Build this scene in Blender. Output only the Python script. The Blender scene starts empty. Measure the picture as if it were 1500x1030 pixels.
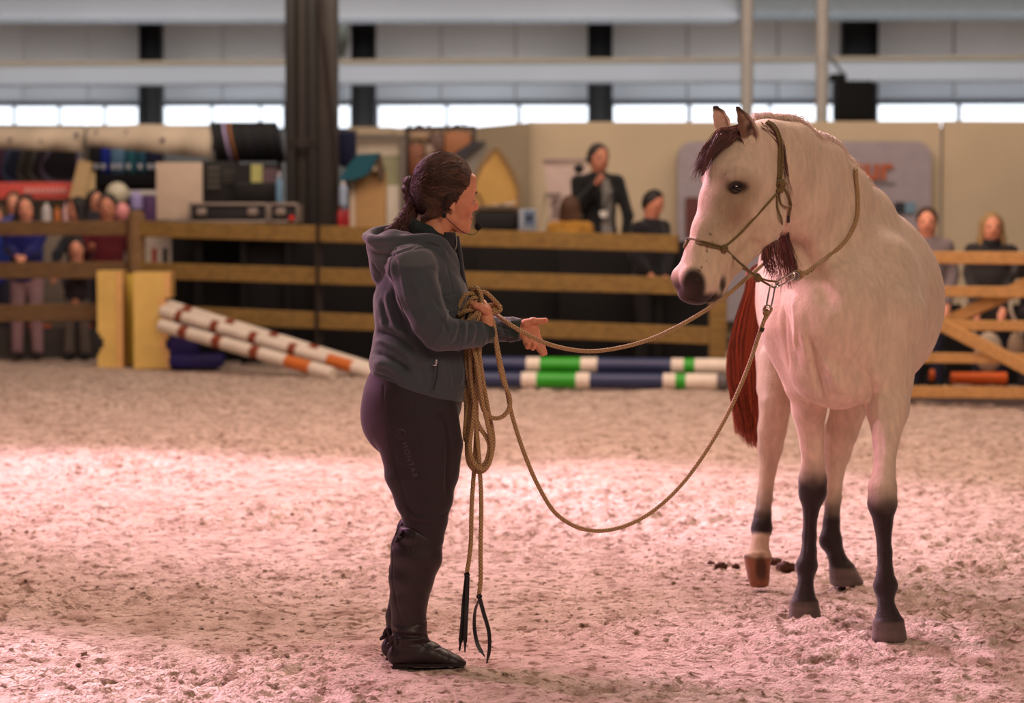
import bpy, bmesh, math, random
import numpy as np
from mathutils import Vector, Matrix, Quaternion
from mathutils.bvhtree import BVHTree

random.seed(7); np.random.seed(7)
sc = bpy.context.scene
COL = sc.collection

# ------------------------------------------------------------------ camera
FPX = 3750.0; CX = 750.0; CY = 515.0; CAMH = 1.45
PITCH = math.atan(205.0 / FPX)
cam_d = bpy.data.cameras.new('camera'); cam = bpy.data.objects.new('camera', cam_d); COL.objects.link(cam)
cam.location = (0, 0, CAMH); cam.rotation_euler = (math.pi / 2 - PITCH, 0, 0)
cam_d.sensor_width = 36.0; cam_d.lens = 36.0 * FPX / 1500.0
cam_d.clip_end = 200
cam_d.dof.use_dof = True; cam_d.dof.focus_distance = 8.28; cam_d.dof.aperture_fstop = 2.9
sc.camera = cam

# ------------------------------------------------------------------ light and exposure
sc.view_settings.view_transform = 'Standard'; sc.view_settings.look = 'None'
sc.view_settings.gamma = 1.0; sc.view_settings.use_curve_mapping = False
sc.view_settings.exposure = 0.0
sc.cycles.use_denoising = True
sc.cycles.max_bounces = 5; sc.cycles.diffuse_bounces = 3; sc.cycles.glossy_bounces = 2
world = bpy.data.worlds.new('world'); sc.world = world; world.use_nodes = True
world.node_tree.nodes['Background'].inputs[0].default_value = (0.66, 0.52, 0.52, 1)
world.node_tree.nodes['Background'].inputs[1].default_value = 0.15

def area(name, loc, target, size, power, color, size_y=None, spread=None):
    d = bpy.data.lights.new(name, 'AREA'); d.energy = power; d.color = color
    d.shape = 'RECTANGLE'; d.size = size; d.size_y = size_y or size
    if spread: d.spread = spread
    o = bpy.data.objects.new(name, d); COL.objects.link(o); o.location = loc
    o.rotation_euler = (Vector(target) - Vector(loc)).to_track_quat('-Z', 'Y').to_euler()
    return o
def spot(name, loc, target, power, color, angle, blend=0.6, radius=0.25):
    d = bpy.data.lights.new(name, 'SPOT'); d.energy = power; d.color = color
    d.spot_size = math.radians(angle); d.spot_blend = blend; d.shadow_soft_size = radius
    o = bpy.data.objects.new(name, d); COL.objects.link(o); o.location = loc
    o.rotation_euler = (Vector(target) - Vector(loc)).to_track_quat('-Z', 'Y').to_euler()
    return o
PINK = (1.0, 0.62, 0.86)
area('hall_light_front', (3.4, 1.5, 5.4), (0.8, 9.0, 0.8), 4.0, 245, (1.0, 0.73, 0.53), 2.5)
area('pink_fill_light', (-3.0, 13.0, 7.2), (-1.0, 12.0, 0.0), 7.0, 660, (1.0, 0.62, 0.57), 5.0)  # added wide fill that tints the whole arena pink
area('hall_light_middle', (2.5, 14.5, 7.0), (1.0, 12.5, 0), 4.0, 360, (1.0, 0.70, 0.54), 3.0)
area('hall_light_fence', (0.0, 19.0, 6.5), (0.0, 24.0, 0.8), 9.0, 330, (1.0, 0.80, 0.62), 2.0)
area('hall_light_stands', (1.0, 25.5, 5.0), (1.0, 30.0, 1.0), 14.0, 250, (1.0, 0.84, 0.70), 2.0)
area('back_wall_fill', (0.0, 34.6, 2.3), (0.0, 42.0, 3.7), 24.0, 560, (0.93, 0.95, 1.0), 1.2)  # added lamp behind the stands, turned up to brighten the back wall
spot('pink_spotlight_far', (-7.0, 19.5, 5.5), (-1.6, 13.2, 0.0), 8200, PINK, 26, 0.7)
spot('pink_spotlight_centre', (-3.0, 21.0, 5.5), (1.2, 12.8, 0.0), 7000, PINK, 19, 0.8)
spot('pink_spotlight_near', (-6.5, 12.5, 5.0), (-1.9, 7.7, 0.0), 7500, PINK, 19, 0.9)
spot('pink_spotlight_horse', (-2.6, 15.5, 6.2), (1.0, 8.9, 1.1), 4200, PINK, 16, 0.6)
spot('pink_spotlight_side', (-4.5, 9.9, 4.6), (1.05, 8.9, 1.0), 900, (1.0, 0.5, 0.68), 15, 0.7)
spot('pink_spotlight_handler', (-4.8, 11.2, 4.2), (-0.3, 8.2, 1.0), 900, (1.0, 0.40, 0.72), 24, 0.6)

# ------------------------------------------------------------------ helpers
_cp, _sp = math.cos(PITCH), math.sin(PITCH)
def W(px, py, Y):
    u = (px - CX) / FPX; v = (CY - py) / FPX
    dy = _cp + v * _sp; dz = -_sp + v * _cp
    t = Y / dy
    return Vector((u * t, Y, CAMH + dz * t))
def ground_y(py):
    return CAMH / math.tan(PITCH - math.atan((CY - py) / FPX))
def G(px, py):
    Y = ground_y(py); p = W(px, py, Y); p.z = 0.0; return p
def M(px, Y): return px * Y / FPX          # pixels -> metres at a distance

def setp(o, label=None, cat=None, group=None, kind=None):
    if label: o['label'] = label
    if cat: o['category'] = cat
    if group: o['group'] = group
    if kind: o['kind'] = kind
    return o
def empty(name, loc=(0, 0, 0), rz=0.0):
    o = bpy.data.objects.new(name, None); COL.objects.link(o); o.location = loc; o.rotation_euler = (0, 0, rz)
    o.empty_display_size = 0.1
    return o
def thing(name, label, cat, loc=(0, 0, 0), rz=0.0, group=None):
    return setp(empty(name, loc, rz), label, cat, group)

def link_mesh(name, me, mat=None, parent=None, smooth=True, keep_world=True):
    if mat is not None:
        for m in (mat if isinstance(mat, (list, tuple)) else [mat]): me.materials.append(m)
    if smooth:
        me.polygons.foreach_set('use_smooth', [True] * len(me.polygons))
    o = bpy.data.objects.new(name, me); COL.objects.link(o)
    if parent is not None:
        o.parent = parent
        if keep_world: o.matrix_parent_inverse = world_of(parent).inverted()
    return o
def world_of(o):
    m = Matrix.LocRotScale(o.location, o.rotation_euler, o.scale)
    if o.parent is not None: m = world_of(o.parent) @ o.matrix_parent_inverse @ m
    return m

class MB:
    """collects simple shapes into one mesh"""
    def __init__(s): s.v = []; s.f = []; s.uv = []; s.mi = []; s.cm = 0
    def add(s, vs, fs):
        n = len(s.v); s.v += [tuple(v) for v in vs]; s.f += [tuple(i + n for i in f) for f in fs]; s.mi += [s.cm] * len(fs)
    def box(s, c, size, rz=0.0, rx=0.0, ry=0.0, bev=0.0):
        R = Matrix.Rotation(rz, 3, 'Z') @ Matrix.Rotation(ry, 3, 'Y') @ Matrix.Rotation(rx, 3, 'X')
        hx, hy, hz = size[0] / 2, size[1] / 2, size[2] / 2
        if bev <= 0:
            vs = [Vector((x, y, z)) for x in (-hx, hx) for y in (-hy, hy) for z in (-hz, hz)]
            fs = [(0, 1, 3, 2), (4, 6, 7, 5), (0, 4, 5, 1), (2, 3, 7, 6), (0, 2, 6, 4), (1, 5, 7, 3)]
        else:
            b = min(bev, hx * .9, hy * .9, hz * .9)
            bm = bmesh.new(); bmesh.ops.create_cube(bm, size=1.0)
            for v in bm.verts: v.co = Vector((v.co.x * 2 * hx, v.co.y * 2 * hy, v.co.z * 2 * hz))
            bmesh.ops.bevel(bm, geom=bm.edges[:], offset=b, segments=2, affect='EDGES', profile=0.5)
            bm.verts.index_update()
            vs = [v.co.copy() for v in bm.verts]; fs = [tuple(v.index for v in f.verts) for f in bm.faces]; bm.free()
        s.add([R @ v + Vector(c) for v in vs], fs); return s
    def beam(s, p0, p1, w, h, up=(0, 0, 1)):
        p0 = Vector(p0); p1 = Vector(p1); d = (p1 - p0).normalized(); up = Vector(up)
        side = d.cross(up).normalized(); u = side.cross(d).normalized()
        vs = []
        c = min(w, h) * .12
        prof = [(-w / 2 + c, -h / 2), (w / 2 - c, -h / 2), (w / 2, -h / 2 + c), (w / 2, h / 2 - c), (w / 2 - c, h / 2), (-w / 2 + c, h / 2), (-w / 2, h / 2 - c), (-w / 2, -h / 2 + c)]
        for p in (p0, p1):
            for a, b in prof: vs.append(p + side * a + u * b)
        n = len(prof)
        fs = [(i, (i + 1) % n, n + (i + 1) % n, n + i) for i in range(n)] + [tuple(range(n))[::-1], tuple(range(n, 2 * n))]
        s.add(vs, fs); return s
    def tube(s, pts, r, seg=8, cap=True, flat=None):
        pts = [Vector(p) for p in pts]; n = len(pts)
        rr = r if isinstance(r, (list, tuple)) else [r] * n
        t = [(pts[min(i + 1, n - 1)] - pts[max(i - 1, 0)]).normalized() for i in range(n)]
        ref = Vector((0, 0, 1)) if abs(t[0].z) < .9 else Vector((1, 0, 0))
        a = t[0].cross(ref).normalized(); vs = []
        for i in range(n):
            a = (a - t[i] * a.dot(t[i]))
            if a.length < 1e-6: a = t[i].orthogonal()
            a.normalize(); b = t[i].cross(a)
            for k in range(seg):
                an = 2 * math.pi * k / seg
                vs.append(pts[i] + a * math.cos(an) * rr[i] + b * math.sin(an) * rr[i] * (flat or 1))
        fs = [(i * seg + k, i * seg + (k + 1) % seg, (i + 1) * seg + (k + 1) % seg, (i + 1) * seg + k) for i in range(n - 1) for k in range(seg)]
        if cap: fs += [tuple(range(seg))[::-1], tuple(range((n - 1) * seg, n * seg))]
        s.add(vs, fs); return s
    def lathe(s, c, prof, seg=20, axis=None):
        q = Vector((0, 0, 1)).rotation_difference(Vector(axis)) if axis else Quaternion()
        vs = [Vector(c) + q @ Vector((r * math.cos(2 * math.pi * k / seg), r * math.sin(2 * math.pi * k / seg), z)) for r, z in prof for k in range(seg)]
        fs = [(i * seg + k, i * seg + (k + 1) % seg, (i + 1) * seg + (k + 1) % seg, (i + 1) * seg + k) for i in range(len(prof) - 1) for k in range(seg)]
        fs += [tuple(range(seg))[::-1], tuple(range((len(prof) - 1) * seg, len(prof) * seg))]
        s.add(vs, fs); return s
    def prism(s, poly, y0, y1):
        """poly: list of (x,z); extruded along y"""
        n = len(poly)
        vs = [(x, y0, z) for x, z in poly] + [(x, y1, z) for x, z in poly]
        s.add(vs, [(i, (i + 1) % n, n + (i + 1) % n, n + i) for i in range(n)] + [tuple(range(n))[::-1], tuple(range(n, 2 * n))]); return s
    def ball(s, c, r, seg=12, ring=8, rot=None):
        r = r if isinstance(r, (list, tuple)) else (r, r, r)
        R = rot or Matrix.Identity(3); vs = []
        for i in range(ring + 1):
            th = math.pi * i / ring
            for k in range(seg):
                ph = 2 * math.pi * k / seg
                vs.append(Vector(c) + R @ Vector((r[0] * math.sin(th) * math.cos(ph), r[1] * math.sin(th) * math.sin(ph), r[2] * math.cos(th))))
        s.add(vs, [(i * seg + k, (i + 1) * seg + k, (i + 1) * seg + (k + 1) % seg, i * seg + (k + 1) % seg) for i in range(ring) for k in range(seg)]); return s
    def build(s, name, mat=None, parent=None, smooth=True, angle=None):
        me = bpy.data.meshes.new(name); me.from_pydata(s.v, [], s.f); me.update()
        bm = bmesh.new(); bm.from_mesh(me); bmesh.ops.remove_doubles(bm, verts=bm.verts[:], dist=1e-6); bmesh.ops.recalc_face_normals(bm, faces=bm.faces[:]); bm.to_mesh(me); bm.free()
        o = link_mesh(name, me, mat, parent, smooth)
        if smooth: me.set_sharp_from_angle(angle=math.radians(angle or 40))
        return o

def catmull(pts, n=8):
    pts = [Vector(p) for p in pts]
    P = [2 * pts[0] - pts[1]] + pts + [2 * pts[-1] - pts[-2]]; out = []
    for i in range(1, len(P) - 2):
        for k in range(n):
            t = k / n; p0, p1, p2, p3 = P[i - 1:i + 3]
            out.append(.5 * ((2 * p1) + (p2 - p0) * t + (2 * p0 - 5 * p1 + 4 * p2 - p3) * t * t + (3 * p1 - p0 - 3 * p2 + p3) * t ** 3))
    out.append(pts[-1]); return out

# ---- value noise
def _h3(i, j, k):
    n = (i.astype(np.int64) * 374761393 + j.astype(np.int64) * 668265263 + k.astype(np.int64) * 1274126177) & 0xffffffff
    n = ((n ^ (n >> 13)) * 1274126177) & 0xffffffff
    return ((n ^ (n >> 16)) & 0xffff) / 65535.0 * 2 - 1
def noise3(P):
    I = np.floor(P).astype(np.int64); f = P - I; f = f * f * (3 - 2 * f); r = 0
    for dx in (0, 1):
        wx = f[:, 0] if dx else 1 - f[:, 0]
        for dy in (0, 1):
            wy = f[:, 1] if dy else 1 - f[:, 1]
            for dz in (0, 1):
                wz = f[:, 2] if dz else 1 - f[:, 2]
                r = r + wx * wy * wz * _h3(I[:, 0] + dx, I[:, 1] + dy, I[:, 2] + dz)
    return r
def noise2(x, y):
    i = np.floor(x); j = np.floor(y); fx = x - i; fy = y - j
    fx = fx * fx * (3 - 2 * fx); fy = fy * fy * (3 - 2 * fy); z = np.zeros_like(i)
    a = _h3(i, j, z); b = _h3(i + 1, j, z); c = _h3(i, j + 1, z); d = _h3(i + 1, j + 1, z)
    return (a * (1 - fx) + b * fx) * (1 - fy) + (c * (1 - fx) + d * fx) * fy

# ---- implicit surfaces: smooth unions of elliptic cones, meshed with surface nets
class Field:
    def __init__(s, lo, hi, h):
        s.lo = np.array(lo, float); s.h = h
        s.n = np.ceil((np.array(hi, float) - s.lo) / h).astype(int) + 1
        s.F = np.full(s.n, 1.0, np.float32)
    def _sub(s, lo, hi):
        a = np.maximum(np.floor((lo - s.lo) / s.h).astype(int), 0); b = np.minimum(np.ceil((hi - s.lo) / s.h).astype(int) + 1, s.n)
        if np.any(b <= a): return None
        ax = [(np.arange(a[i], b[i]) * s.h + s.lo[i]).astype(np.float32) for i in range(3)]
        return tuple(slice(a[i], b[i]) for i in range(3)), ax[0][:, None, None], ax[1][None, :, None], ax[2][None, None, :]
    def _put(s, sl, d, k, mode):
        f = s.F[sl]
        if mode == '-': f, d = -f, d
        if mode == '&': f = -f; d = -d
        if k > 0:
            hh = np.maximum(k - np.abs(f - d), 0) / k; r = np.minimum(f, d) - hh * hh * k * .25
        else: r = np.minimum(f, d)
        if mode in '-&': r = -r
        s.F[sl] = r
    def seg(s, p0, a0, b0, p1, a1, b1, ref=(0, 1, 0), k=.02, cap=None, mode='+'):
        p0 = np.array(p0, float); p1 = np.array(p1, float); m = max(a0, b0, a1, b1) + k + 2 * s.h
        r = s._sub(np.minimum(p0, p1) - m, np.maximum(p0, p1) + m)
        if r is None: return s
        sl, x, y, z = r
        ax = p1 - p0; L = np.linalg.norm(ax)
        if L < 1e-6: ax = np.array([0, 0, 1.]) if abs(ref[2]) < .9 else np.array([1., 0, 0]); L0 = 1e-6
        else: L0 = L; ax = ax / L
        if L < 1e-6: pass
        B = np.array(ref, float); B = B - ax * B.dot(ax); B /= np.linalg.norm(B); A = np.cross(ax, B)
        dx, dy, dz = x - p0[0], y - p0[1], z - p0[2]
        w = dx * ax[0] + dy * ax[1] + dz * ax[2]; u = dx * A[0] + dy * A[1] + dz * A[2]; v = dx * B[0] + dy * B[1] + dz * B[2]
        t = np.clip(w / L0, 0, 1); w = w - t * (L0 if L >= 1e-6 else 0)
        a = a0 + (a1 - a0) * t; b = b0 + (b1 - b0) * t; c = np.minimum(a, b) if cap is None else cap
        q = np.sqrt((u / a) ** 2 + (v / b) ** 2 + (w / c) ** 2) + 1e-6
        g = np.sqrt((u / a ** 2) ** 2 + (v / b ** 2) ** 2 + (w / c ** 2) ** 2) + 1e-6
        d = (q - 1) * q / g
        s._put(sl, d.astype(np.float32), k, mode); return s
    def chain(s, nodes, ref=(0, 1, 0), k=.02, cap=None, mode='+'):
        """nodes (point, a, b[, ref])"""
        for n0, n1 in zip(nodes[:-1], nodes[1:]):
            s.seg(n0[0], n0[1], n0[2], n1[0], n1[1], n1[2], ref, k, cap, mode)
        return s
    def ell(s, c, r, rot=None, k=.02, mode='+'):
        r = np.array(r, float) if np.ndim(r) else np.array([r, r, r], float); c = np.array(c, float); m = r.max() + k + 2 * s.h
        q = s._sub(c - m, c + m)
        if q is None: return s
        sl, x, y, z = q; R = np.array(rot) if rot is not None else np.eye(3)
        dx, dy, dz = x - c[0], y - c[1], z - c[2]
        e = [(dx * R[0][i] + dy * R[1][i] + dz * R[2][i]) for i in range(3)]
        qq = np.sqrt(sum((e[i] / r[i]) ** 2 for i in range(3))) + 1e-6
        g = np.sqrt(sum((e[i] / r[i] ** 2) ** 2 for i in range(3))) + 1e-6
        s._put(sl, ((qq - 1) * qq / g).astype(np.float32), k, mode); return s
    def cut(s, p, n, k=.005):
        """removes what lies on the side n points to"""
        n = np.array(n, float); n /= np.linalg.norm(n); sl, x, y, z = s._sub(s.lo, s.lo + s.n * s.h)
        d = (x - p[0]) * n[0] + (y - p[1]) * n[1] + (z - p[2]) * n[2]
        s._put(sl, d.astype(np.float32), k, '&'); return s
    def mesh_arrays(s, smooth=2):
        F = s.F; h = s.h; S = F < 0
        nx, ny, nz = F.shape
        cnt = np.zeros((nx - 1, ny - 1, nz - 1), np.int8)
        for dx in (0, 1):
            for dy in (0, 1):
                for dz in (0, 1): cnt += S[dx:nx - 1 + dx, dy:ny - 1 + dy, dz:nz - 1 + dz]
        act = (cnt > 0) & (cnt < 8); I = np.argwhere(act); N = len(I)
        idx = np.full(act.shape, -1, np.int32); idx[act] = np.arange(N)
        C = {}
        for dx in (0, 1):
            for dy in (0, 1):
                for dz in (0, 1): C[(dx, dy, dz)] = F[I[:, 0] + dx, I[:, 1] + dy, I[:, 2] + dz]
        pos = np.zeros((N, 3)); num = np.zeros(N)
        cs = list(C)
        for i, c0 in enumerate(cs):
            for c1 in cs[i + 1:]:
                if sum(abs(a - b) for a, b in zip(c0, c1)) != 1: continue
                v0, v1 = C[c0], C[c1]; m = (v0 < 0) != (v1 < 0)
                t = np.where(m, v0 / np.where(m, v0 - v1, 1), 0)
                for a in range(3): pos[:, a] += np.where(m, c0[a] + (c1[a] - c0[a]) * t, 0)
                num += m
        V = (I + pos / num[:, None]) * h + s.lo
        Q = []
        for ax in range(3):
            a, b = (ax + 1) % 3, (ax + 2) % 3
            s0 = [slice(None)] * 3; s1 = [slice(None)] * 3; s0[ax] = slice(0, -1); s1[ax] = slice(1, None)
            A, B = S[tuple(s0)], S[tuple(s1)]
            E = np.argwhere(A != B)
            E = E[(E[:, a] > 0) & (E[:, b] > 0) & (E[:, a] < F.shape[a] - 1) & (E[:, b] < F.shape[b] - 1)]
            inside = A[E[:, 0], E[:, 1], E[:, 2]]
            def g(da, db):
                e = E.copy(); e[:, a] += da; e[:, b] += db; return idx[e[:, 0], e[:, 1], e[:, 2]]
            q = np.stack([g(-1, -1), g(0, -1), g(0, 0), g(-1, 0)], 1)
            q[~inside] = q[~inside][:, ::-1]; Q.append(q)
        Q = np.concatenate(Q)
        for _ in range(smooth):
            acc = np.zeros((N, 3)); deg = np.zeros(N)
            for a, b in ((0, 1), (1, 2), (2, 3), (3, 0)):
                for i, j in ((a, b), (b, a)):
                    deg += np.bincount(Q[:, i], minlength=N)
                    for c in range(3): acc[:, c] += np.bincount(Q[:, i], V[Q[:, j], c], minlength=N)
            V = V * .4 + .6 * acc / np.maximum(deg, 1)[:, None]
        return V, Q
def normals_of(V, Q):
    n = np.cross(V[Q[:, 2]] - V[Q[:, 0]], V[Q[:, 3]] - V[Q[:, 1]]); out = np.zeros_like(V)
    for i in range(4):
        for c in range(3): out[:, c] += np.bincount(Q[:, i], n[:, c], minlength=len(V))
    return out / (np.linalg.norm(out, axis=1)[:, None] + 1e-12)
def merge(*parts):
    Vs, Qs, n = [], [], 0
    for V, Q in parts: Vs.append(V); Qs.append(Q + n); n += len(V)
    return np.concatenate(Vs), np.concatenate(Qs)
def quads(name, V, Q, mat, parent=None, col=None):
    me = bpy.data.meshes.new(name); me.vertices.add(len(V)); me.vertices.foreach_set('co', V.astype(np.float32).ravel())
    me.loops.add(len(Q) * 4); me.loops.foreach_set('vertex_index', Q.astype(np.int32).ravel())
    me.polygons.add(len(Q)); me.polygons.foreach_set('loop_start', np.arange(len(Q), dtype=np.int32) * 4)
    me.update(calc_edges=True); me.validate()
    if col is not None:
        a = me.color_attributes.new('Col', 'FLOAT_COLOR', 'POINT')
        a.data.foreach_set('color', np.concatenate([col, np.ones((len(col), 1))], 1).astype(np.float32).ravel())
    return link_mesh(name, me, mat, parent)
def paint(col, V, c, r, color, soft=.3, rot=None):
    """blends a base colour into an ellipsoidal patch"""
    d = V - np.array(c)
    if rot is not None: d = d @ np.array(rot)
    q = np.linalg.norm(d / np.array(r if np.ndim(r) else (r, r, r)), axis=1)
    w = np.clip((1 + soft - q) / (2 * soft), 0, 1); w = w * w * (3 - 2 * w)
    col[:] = col * (1 - w[:, None]) + np.array(color) * w[:, None]
def press(V, N, bvh, project, items):
    """raised or sunk lines drawn on a mesh; items: (points in the picture, amplitude, width, ...)"""
    D = np.zeros(len(V))
    for pts, amp, wid in items:
        S = []
        for p in catmull([Vector((a, b, 0)) for a, b in pts], 7):
            d = (project(p.x, p.y) - Vector((0, 0, CAMH))).normalized(); h = bvh.ray_cast(Vector((0, 0, CAMH)), d)
            if h[0] is not None: S.append(h[0][:])
        if len(S) < 3: continue
        S = np.array(S); m = 3 * wid; sel = np.where(np.all((V > S.min(0) - m) & (V < S.max(0) + m), axis=1))[0]
        if len(sel) == 0: continue
        n = len(S); dist = np.full(len(sel), 9.0); par = np.zeros(len(sel))
        for i in range(n - 1):
            a, b = S[i], S[i + 1]; ab = b - a; L = (ab ** 2).sum() + 1e-12
            t = np.clip(((V[sel] - a) @ ab) / L, 0, 1); dd = np.linalg.norm(V[sel] - a - t[:, None] * ab, axis=1)
            w = dd < dist; dist = np.where(w, dd, dist); par = np.where(w, (i + t) / (n - 1), par)
        taper = np.clip(np.minimum(par, 1 - par) * 5, 0, 1) if wid > .004 else 1.0
        q = (dist / wid) ** 2
        D[sel] += amp * taper * (np.exp(-q))
    return V + N * D[:, None]
def bvh_of(V, Q): return BVHTree.FromPolygons([tuple(v) for v in V], [tuple(q) for q in Q])
def srgb(r, g, b):
    f = lambda c: (c / 255) / 12.92 if c / 255 <= .04045 else ((c / 255 + .055) / 1.055) ** 2.4
    return (f(r), f(g), f(b))

# ---- materials
def mat(name, color=(.5, .5, .5), rough=.7, var=.0, scale=20, bump=0.0, bscale=60, detail=3, metal=0.0, attr=False, emit=0.0, stretch=None, sheen=0.0, sss=0.0, spec=0.5, coords='Object', emit_col=None):
    m = bpy.data.materials.new(name); m.use_nodes = True; nt = m.node_tree; N = nt.nodes; L = nt.links; b = N['Principled BSDF']
    b.inputs['Roughness'].default_value = rough; b.inputs['Metallic'].default_value = metal
    b.inputs['Specular IOR Level'].default_value = spec
    tc = N.new('ShaderNodeTexCoord'); mp = N.new('ShaderNodeMapping'); L.new(tc.outputs[coords], mp.inputs[0])
    if stretch: mp.inputs['Scale'].default_value = stretch
    src = None
    if attr:
        at = N.new('ShaderNodeAttribute'); at.attribute_name = 'Col'; src = at.outputs['Color']
    if var > 0:
        nz = N.new('ShaderNodeTexNoise'); nz.inputs['Scale'].default_value = scale; nz.inputs['Detail'].default_value = detail; L.new(mp.outputs[0], nz.inputs['Vector'])
        mr = N.new('ShaderNodeMapRange'); mr.inputs['From Min'].default_value = .3; mr.inputs['From Max'].default_value = .7
        mr.inputs['To Min'].default_value = 1 - var; mr.inputs['To Max'].default_value = 1 + var; L.new(nz.outputs['Fac'], mr.inputs['Value'])
        mx = N.new('ShaderNodeMix'); mx.data_type = 'RGBA'; mx.blend_type = 'MULTIPLY'; mx.inputs['Factor'].default_value = 1
        if src: L.new(src, mx.inputs['A'])
        else: mx.inputs['A'].default_value = (*color, 1)
        L.new(mr.outputs[0], mx.inputs['B']); src = mx.outputs['Result']
    if src: L.new(src, b.inputs['Base Color'])
    else: b.inputs['Base Color'].default_value = (*color, 1)
    if bump > 0:
        n2 = N.new('ShaderNodeTexNoise'); n2.inputs['Scale'].default_value = bscale; n2.inputs['Detail'].default_value = 4; L.new(mp.outputs[0], n2.inputs['Vector'])
        bp = N.new('ShaderNodeBump'); bp.inputs['Strength'].default_value = min(bump, 1); bp.inputs['Distance'].default_value = .01 * max(1, bump)
        L.new(n2.outputs['Fac'], bp.inputs['Height']); L.new(bp.outputs[0], b.inputs['Normal'])
    if sheen: b.inputs['Sheen Weight'].default_value = sheen; b.inputs['Sheen Roughness'].default_value = .4
    if sss: b.inputs['Subsurface Weight'].default_value = sss; b.inputs['Subsurface Radius'].default_value = (.02, .008, .004); b.inputs['Subsurface Scale'].default_value = .5
    if emit: b.inputs['Emission Color'].default_value = (*(emit_col or color), 1); b.inputs['Emission Strength'].default_value = emit
    return m
_mc = {}
def plain(r, g, b, rough=.75, **k):
    key = (r, g, b, rough, tuple(sorted(k.items())))
    if key not in _mc: _mc[key] = mat('paint_%d_%d_%d' % (r, g, b), srgb(r, g, b), rough, var=k.pop('var', .06), scale=k.pop('scale', 8), **k)
    return _mc[key]
# ================================================================== sand floor
def sand_height(x, y):
    wx = x + .03 * noise2(x * 6, y * 6 + 11); wy = y + .03 * noise2(x * 6 + 31, y * 6)
    h = .014 * noise2(x * 1.7, y * 1.7 + 3) + .012 * noise2(x * 4.3 + 9, y * 4.3)
    rough = np.clip(noise2(x * .9 + 4, y * .9 + 1) * .9 + noise2(x * 3.1, y * 3.1) * .5 + .62, .15, 1.25)
    c = np.clip(noise2(wx * 13 + 2, wy * 13) * 1.5, -1, 1); h = h + .008 * c * rough
    d = 1 - np.abs(noise2(wx * 24 + 5, wy * 24)) * 2.4; h = h + .010 * np.clip(d, -.8, 1) * rough
    e = np.clip(noise2(wx * 46, wy * 46 + 7) * 2, -1, 1); h = h + .006 * e * rough
    h = h + .003 * noise2(x * 75, y * 75) * rough + .0015 * noise2(x * 130, y * 130)
    return h - .010
def sand_mat():
    m = bpy.data.materials.new('sand'); m.use_nodes = True; nt = m.node_tree; N = nt.nodes; L = nt.links; b = N['Principled BSDF']
    b.inputs['Roughness'].default_value = .95; b.inputs['Specular IOR Level'].default_value = .15
    tc = N.new('ShaderNodeTexCoord')
    n1 = N.new('ShaderNodeTexNoise'); n1.inputs['Scale'].default_value = 6; n1.inputs['Detail'].default_value = 8; n1.inputs['Roughness'].default_value = .7; L.new(tc.outputs['Object'], n1.inputs['Vector'])
    cr = N.new('ShaderNodeValToRGB'); cr.color_ramp.elements[0].position = .32; cr.color_ramp.elements[0].color = (*srgb(172, 144, 126), 1)
    cr.color_ramp.elements[1].position = .56; cr.color_ramp.elements[1].color = (*srgb(226, 204, 188), 1); L.new(n1.outputs['Fac'], cr.inputs[0])
    n3 = N.new('ShaderNodeTexNoise'); n3.inputs['Scale'].default_value = 22; n3.inputs['Detail'].default_value = 4; L.new(tc.outputs['Object'], n3.inputs['Vector'])
    c3 = N.new('ShaderNodeValToRGB'); c3.color_ramp.elements[0].position = .36; c3.color_ramp.elements[0].color = (.36, .30, .24, 1); c3.color_ramp.elements[1].position = .47; c3.color_ramp.elements[1].color = (1, 1, 1, 1)
    L.new(n3.outputs['Fac'], c3.inputs[0])
    mx = N.new('ShaderNodeMix'); mx.data_type = 'RGBA'; mx.blend_type = 'MULTIPLY'; mx.inputs['Factor'].default_value = .9
    L.new(cr.outputs[0], mx.inputs['A']); L.new(c3.outputs[0], mx.inputs['B']); L.new(mx.outputs['Result'], b.inputs['Base Color'])
    n2 = N.new('ShaderNodeTexNoise'); n2.inputs['Scale'].default_value = 90; n2.inputs['Detail'].default_value = 6; L.new(tc.outputs['Object'], n2.inputs['Vector'])
    n4 = N.new('ShaderNodeTexNoise'); n4.inputs['Scale'].default_value = 14; n4.inputs['Detail'].default_value = 5; L.new(tc.outputs['Object'], n4.inputs['Vector'])
    b1 = N.new('ShaderNodeBump'); b1.inputs['Strength'].default_value = 1.0; b1.inputs['Distance'].default_value = .02; L.new(n2.outputs['Fac'], b1.inputs['Height'])
    b2 = N.new('ShaderNodeBump'); b2.inputs['Strength'].default_value = .5; b2.inputs['Distance'].default_value = .04; L.new(n4.outputs['Fac'], b2.inputs['Height']); L.new(b2.outputs[0], b1.inputs['Normal'])
    L.new(b1.outputs[0], b.inputs['Normal']); return m
SAND = sand_mat()
def grid_mesh(xs, ys):
    X, Y = np.meshgrid(xs, ys, indexing='ij'); Z = sand_height(X.ravel(), Y.ravel()).reshape(X.shape)
    V = np.stack([X, Y, Z], -1).reshape(-1, 3); nx, ny = len(xs), len(ys)
    i = np.arange(nx - 1)[:, None] * ny + np.arange(ny - 1)[None, :]
    Q = np.stack([i, i + ny, i + ny + 1, i + 1], -1).reshape(-1, 4)
    return V, Q
# spacing grows with distance from the arena's middle
ys = [4.0]
while ys[-1] < 27: ys.append(ys[-1] + (.013 if ys[-1] < 10.2 else .013 + (ys[-1] - 10.2) * .009))
xc = [0.0]
while xc[-1] < 10: xc.append(xc[-1] + (.014 if xc[-1] < 2.6 else .014 + (xc[-1] - 2.6) * .05))
xs = [-v for v in xc[:0:-1]] + xc
V, Q = grid_mesh(np.array(xs), np.array(ys))
floor_o = quads('floor', V, Q, SAND); setp(floor_o, kind='structure')
def floor_z(x, y): return float(sand_height(np.array([x], float), np.array([y], float))[0])
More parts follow.
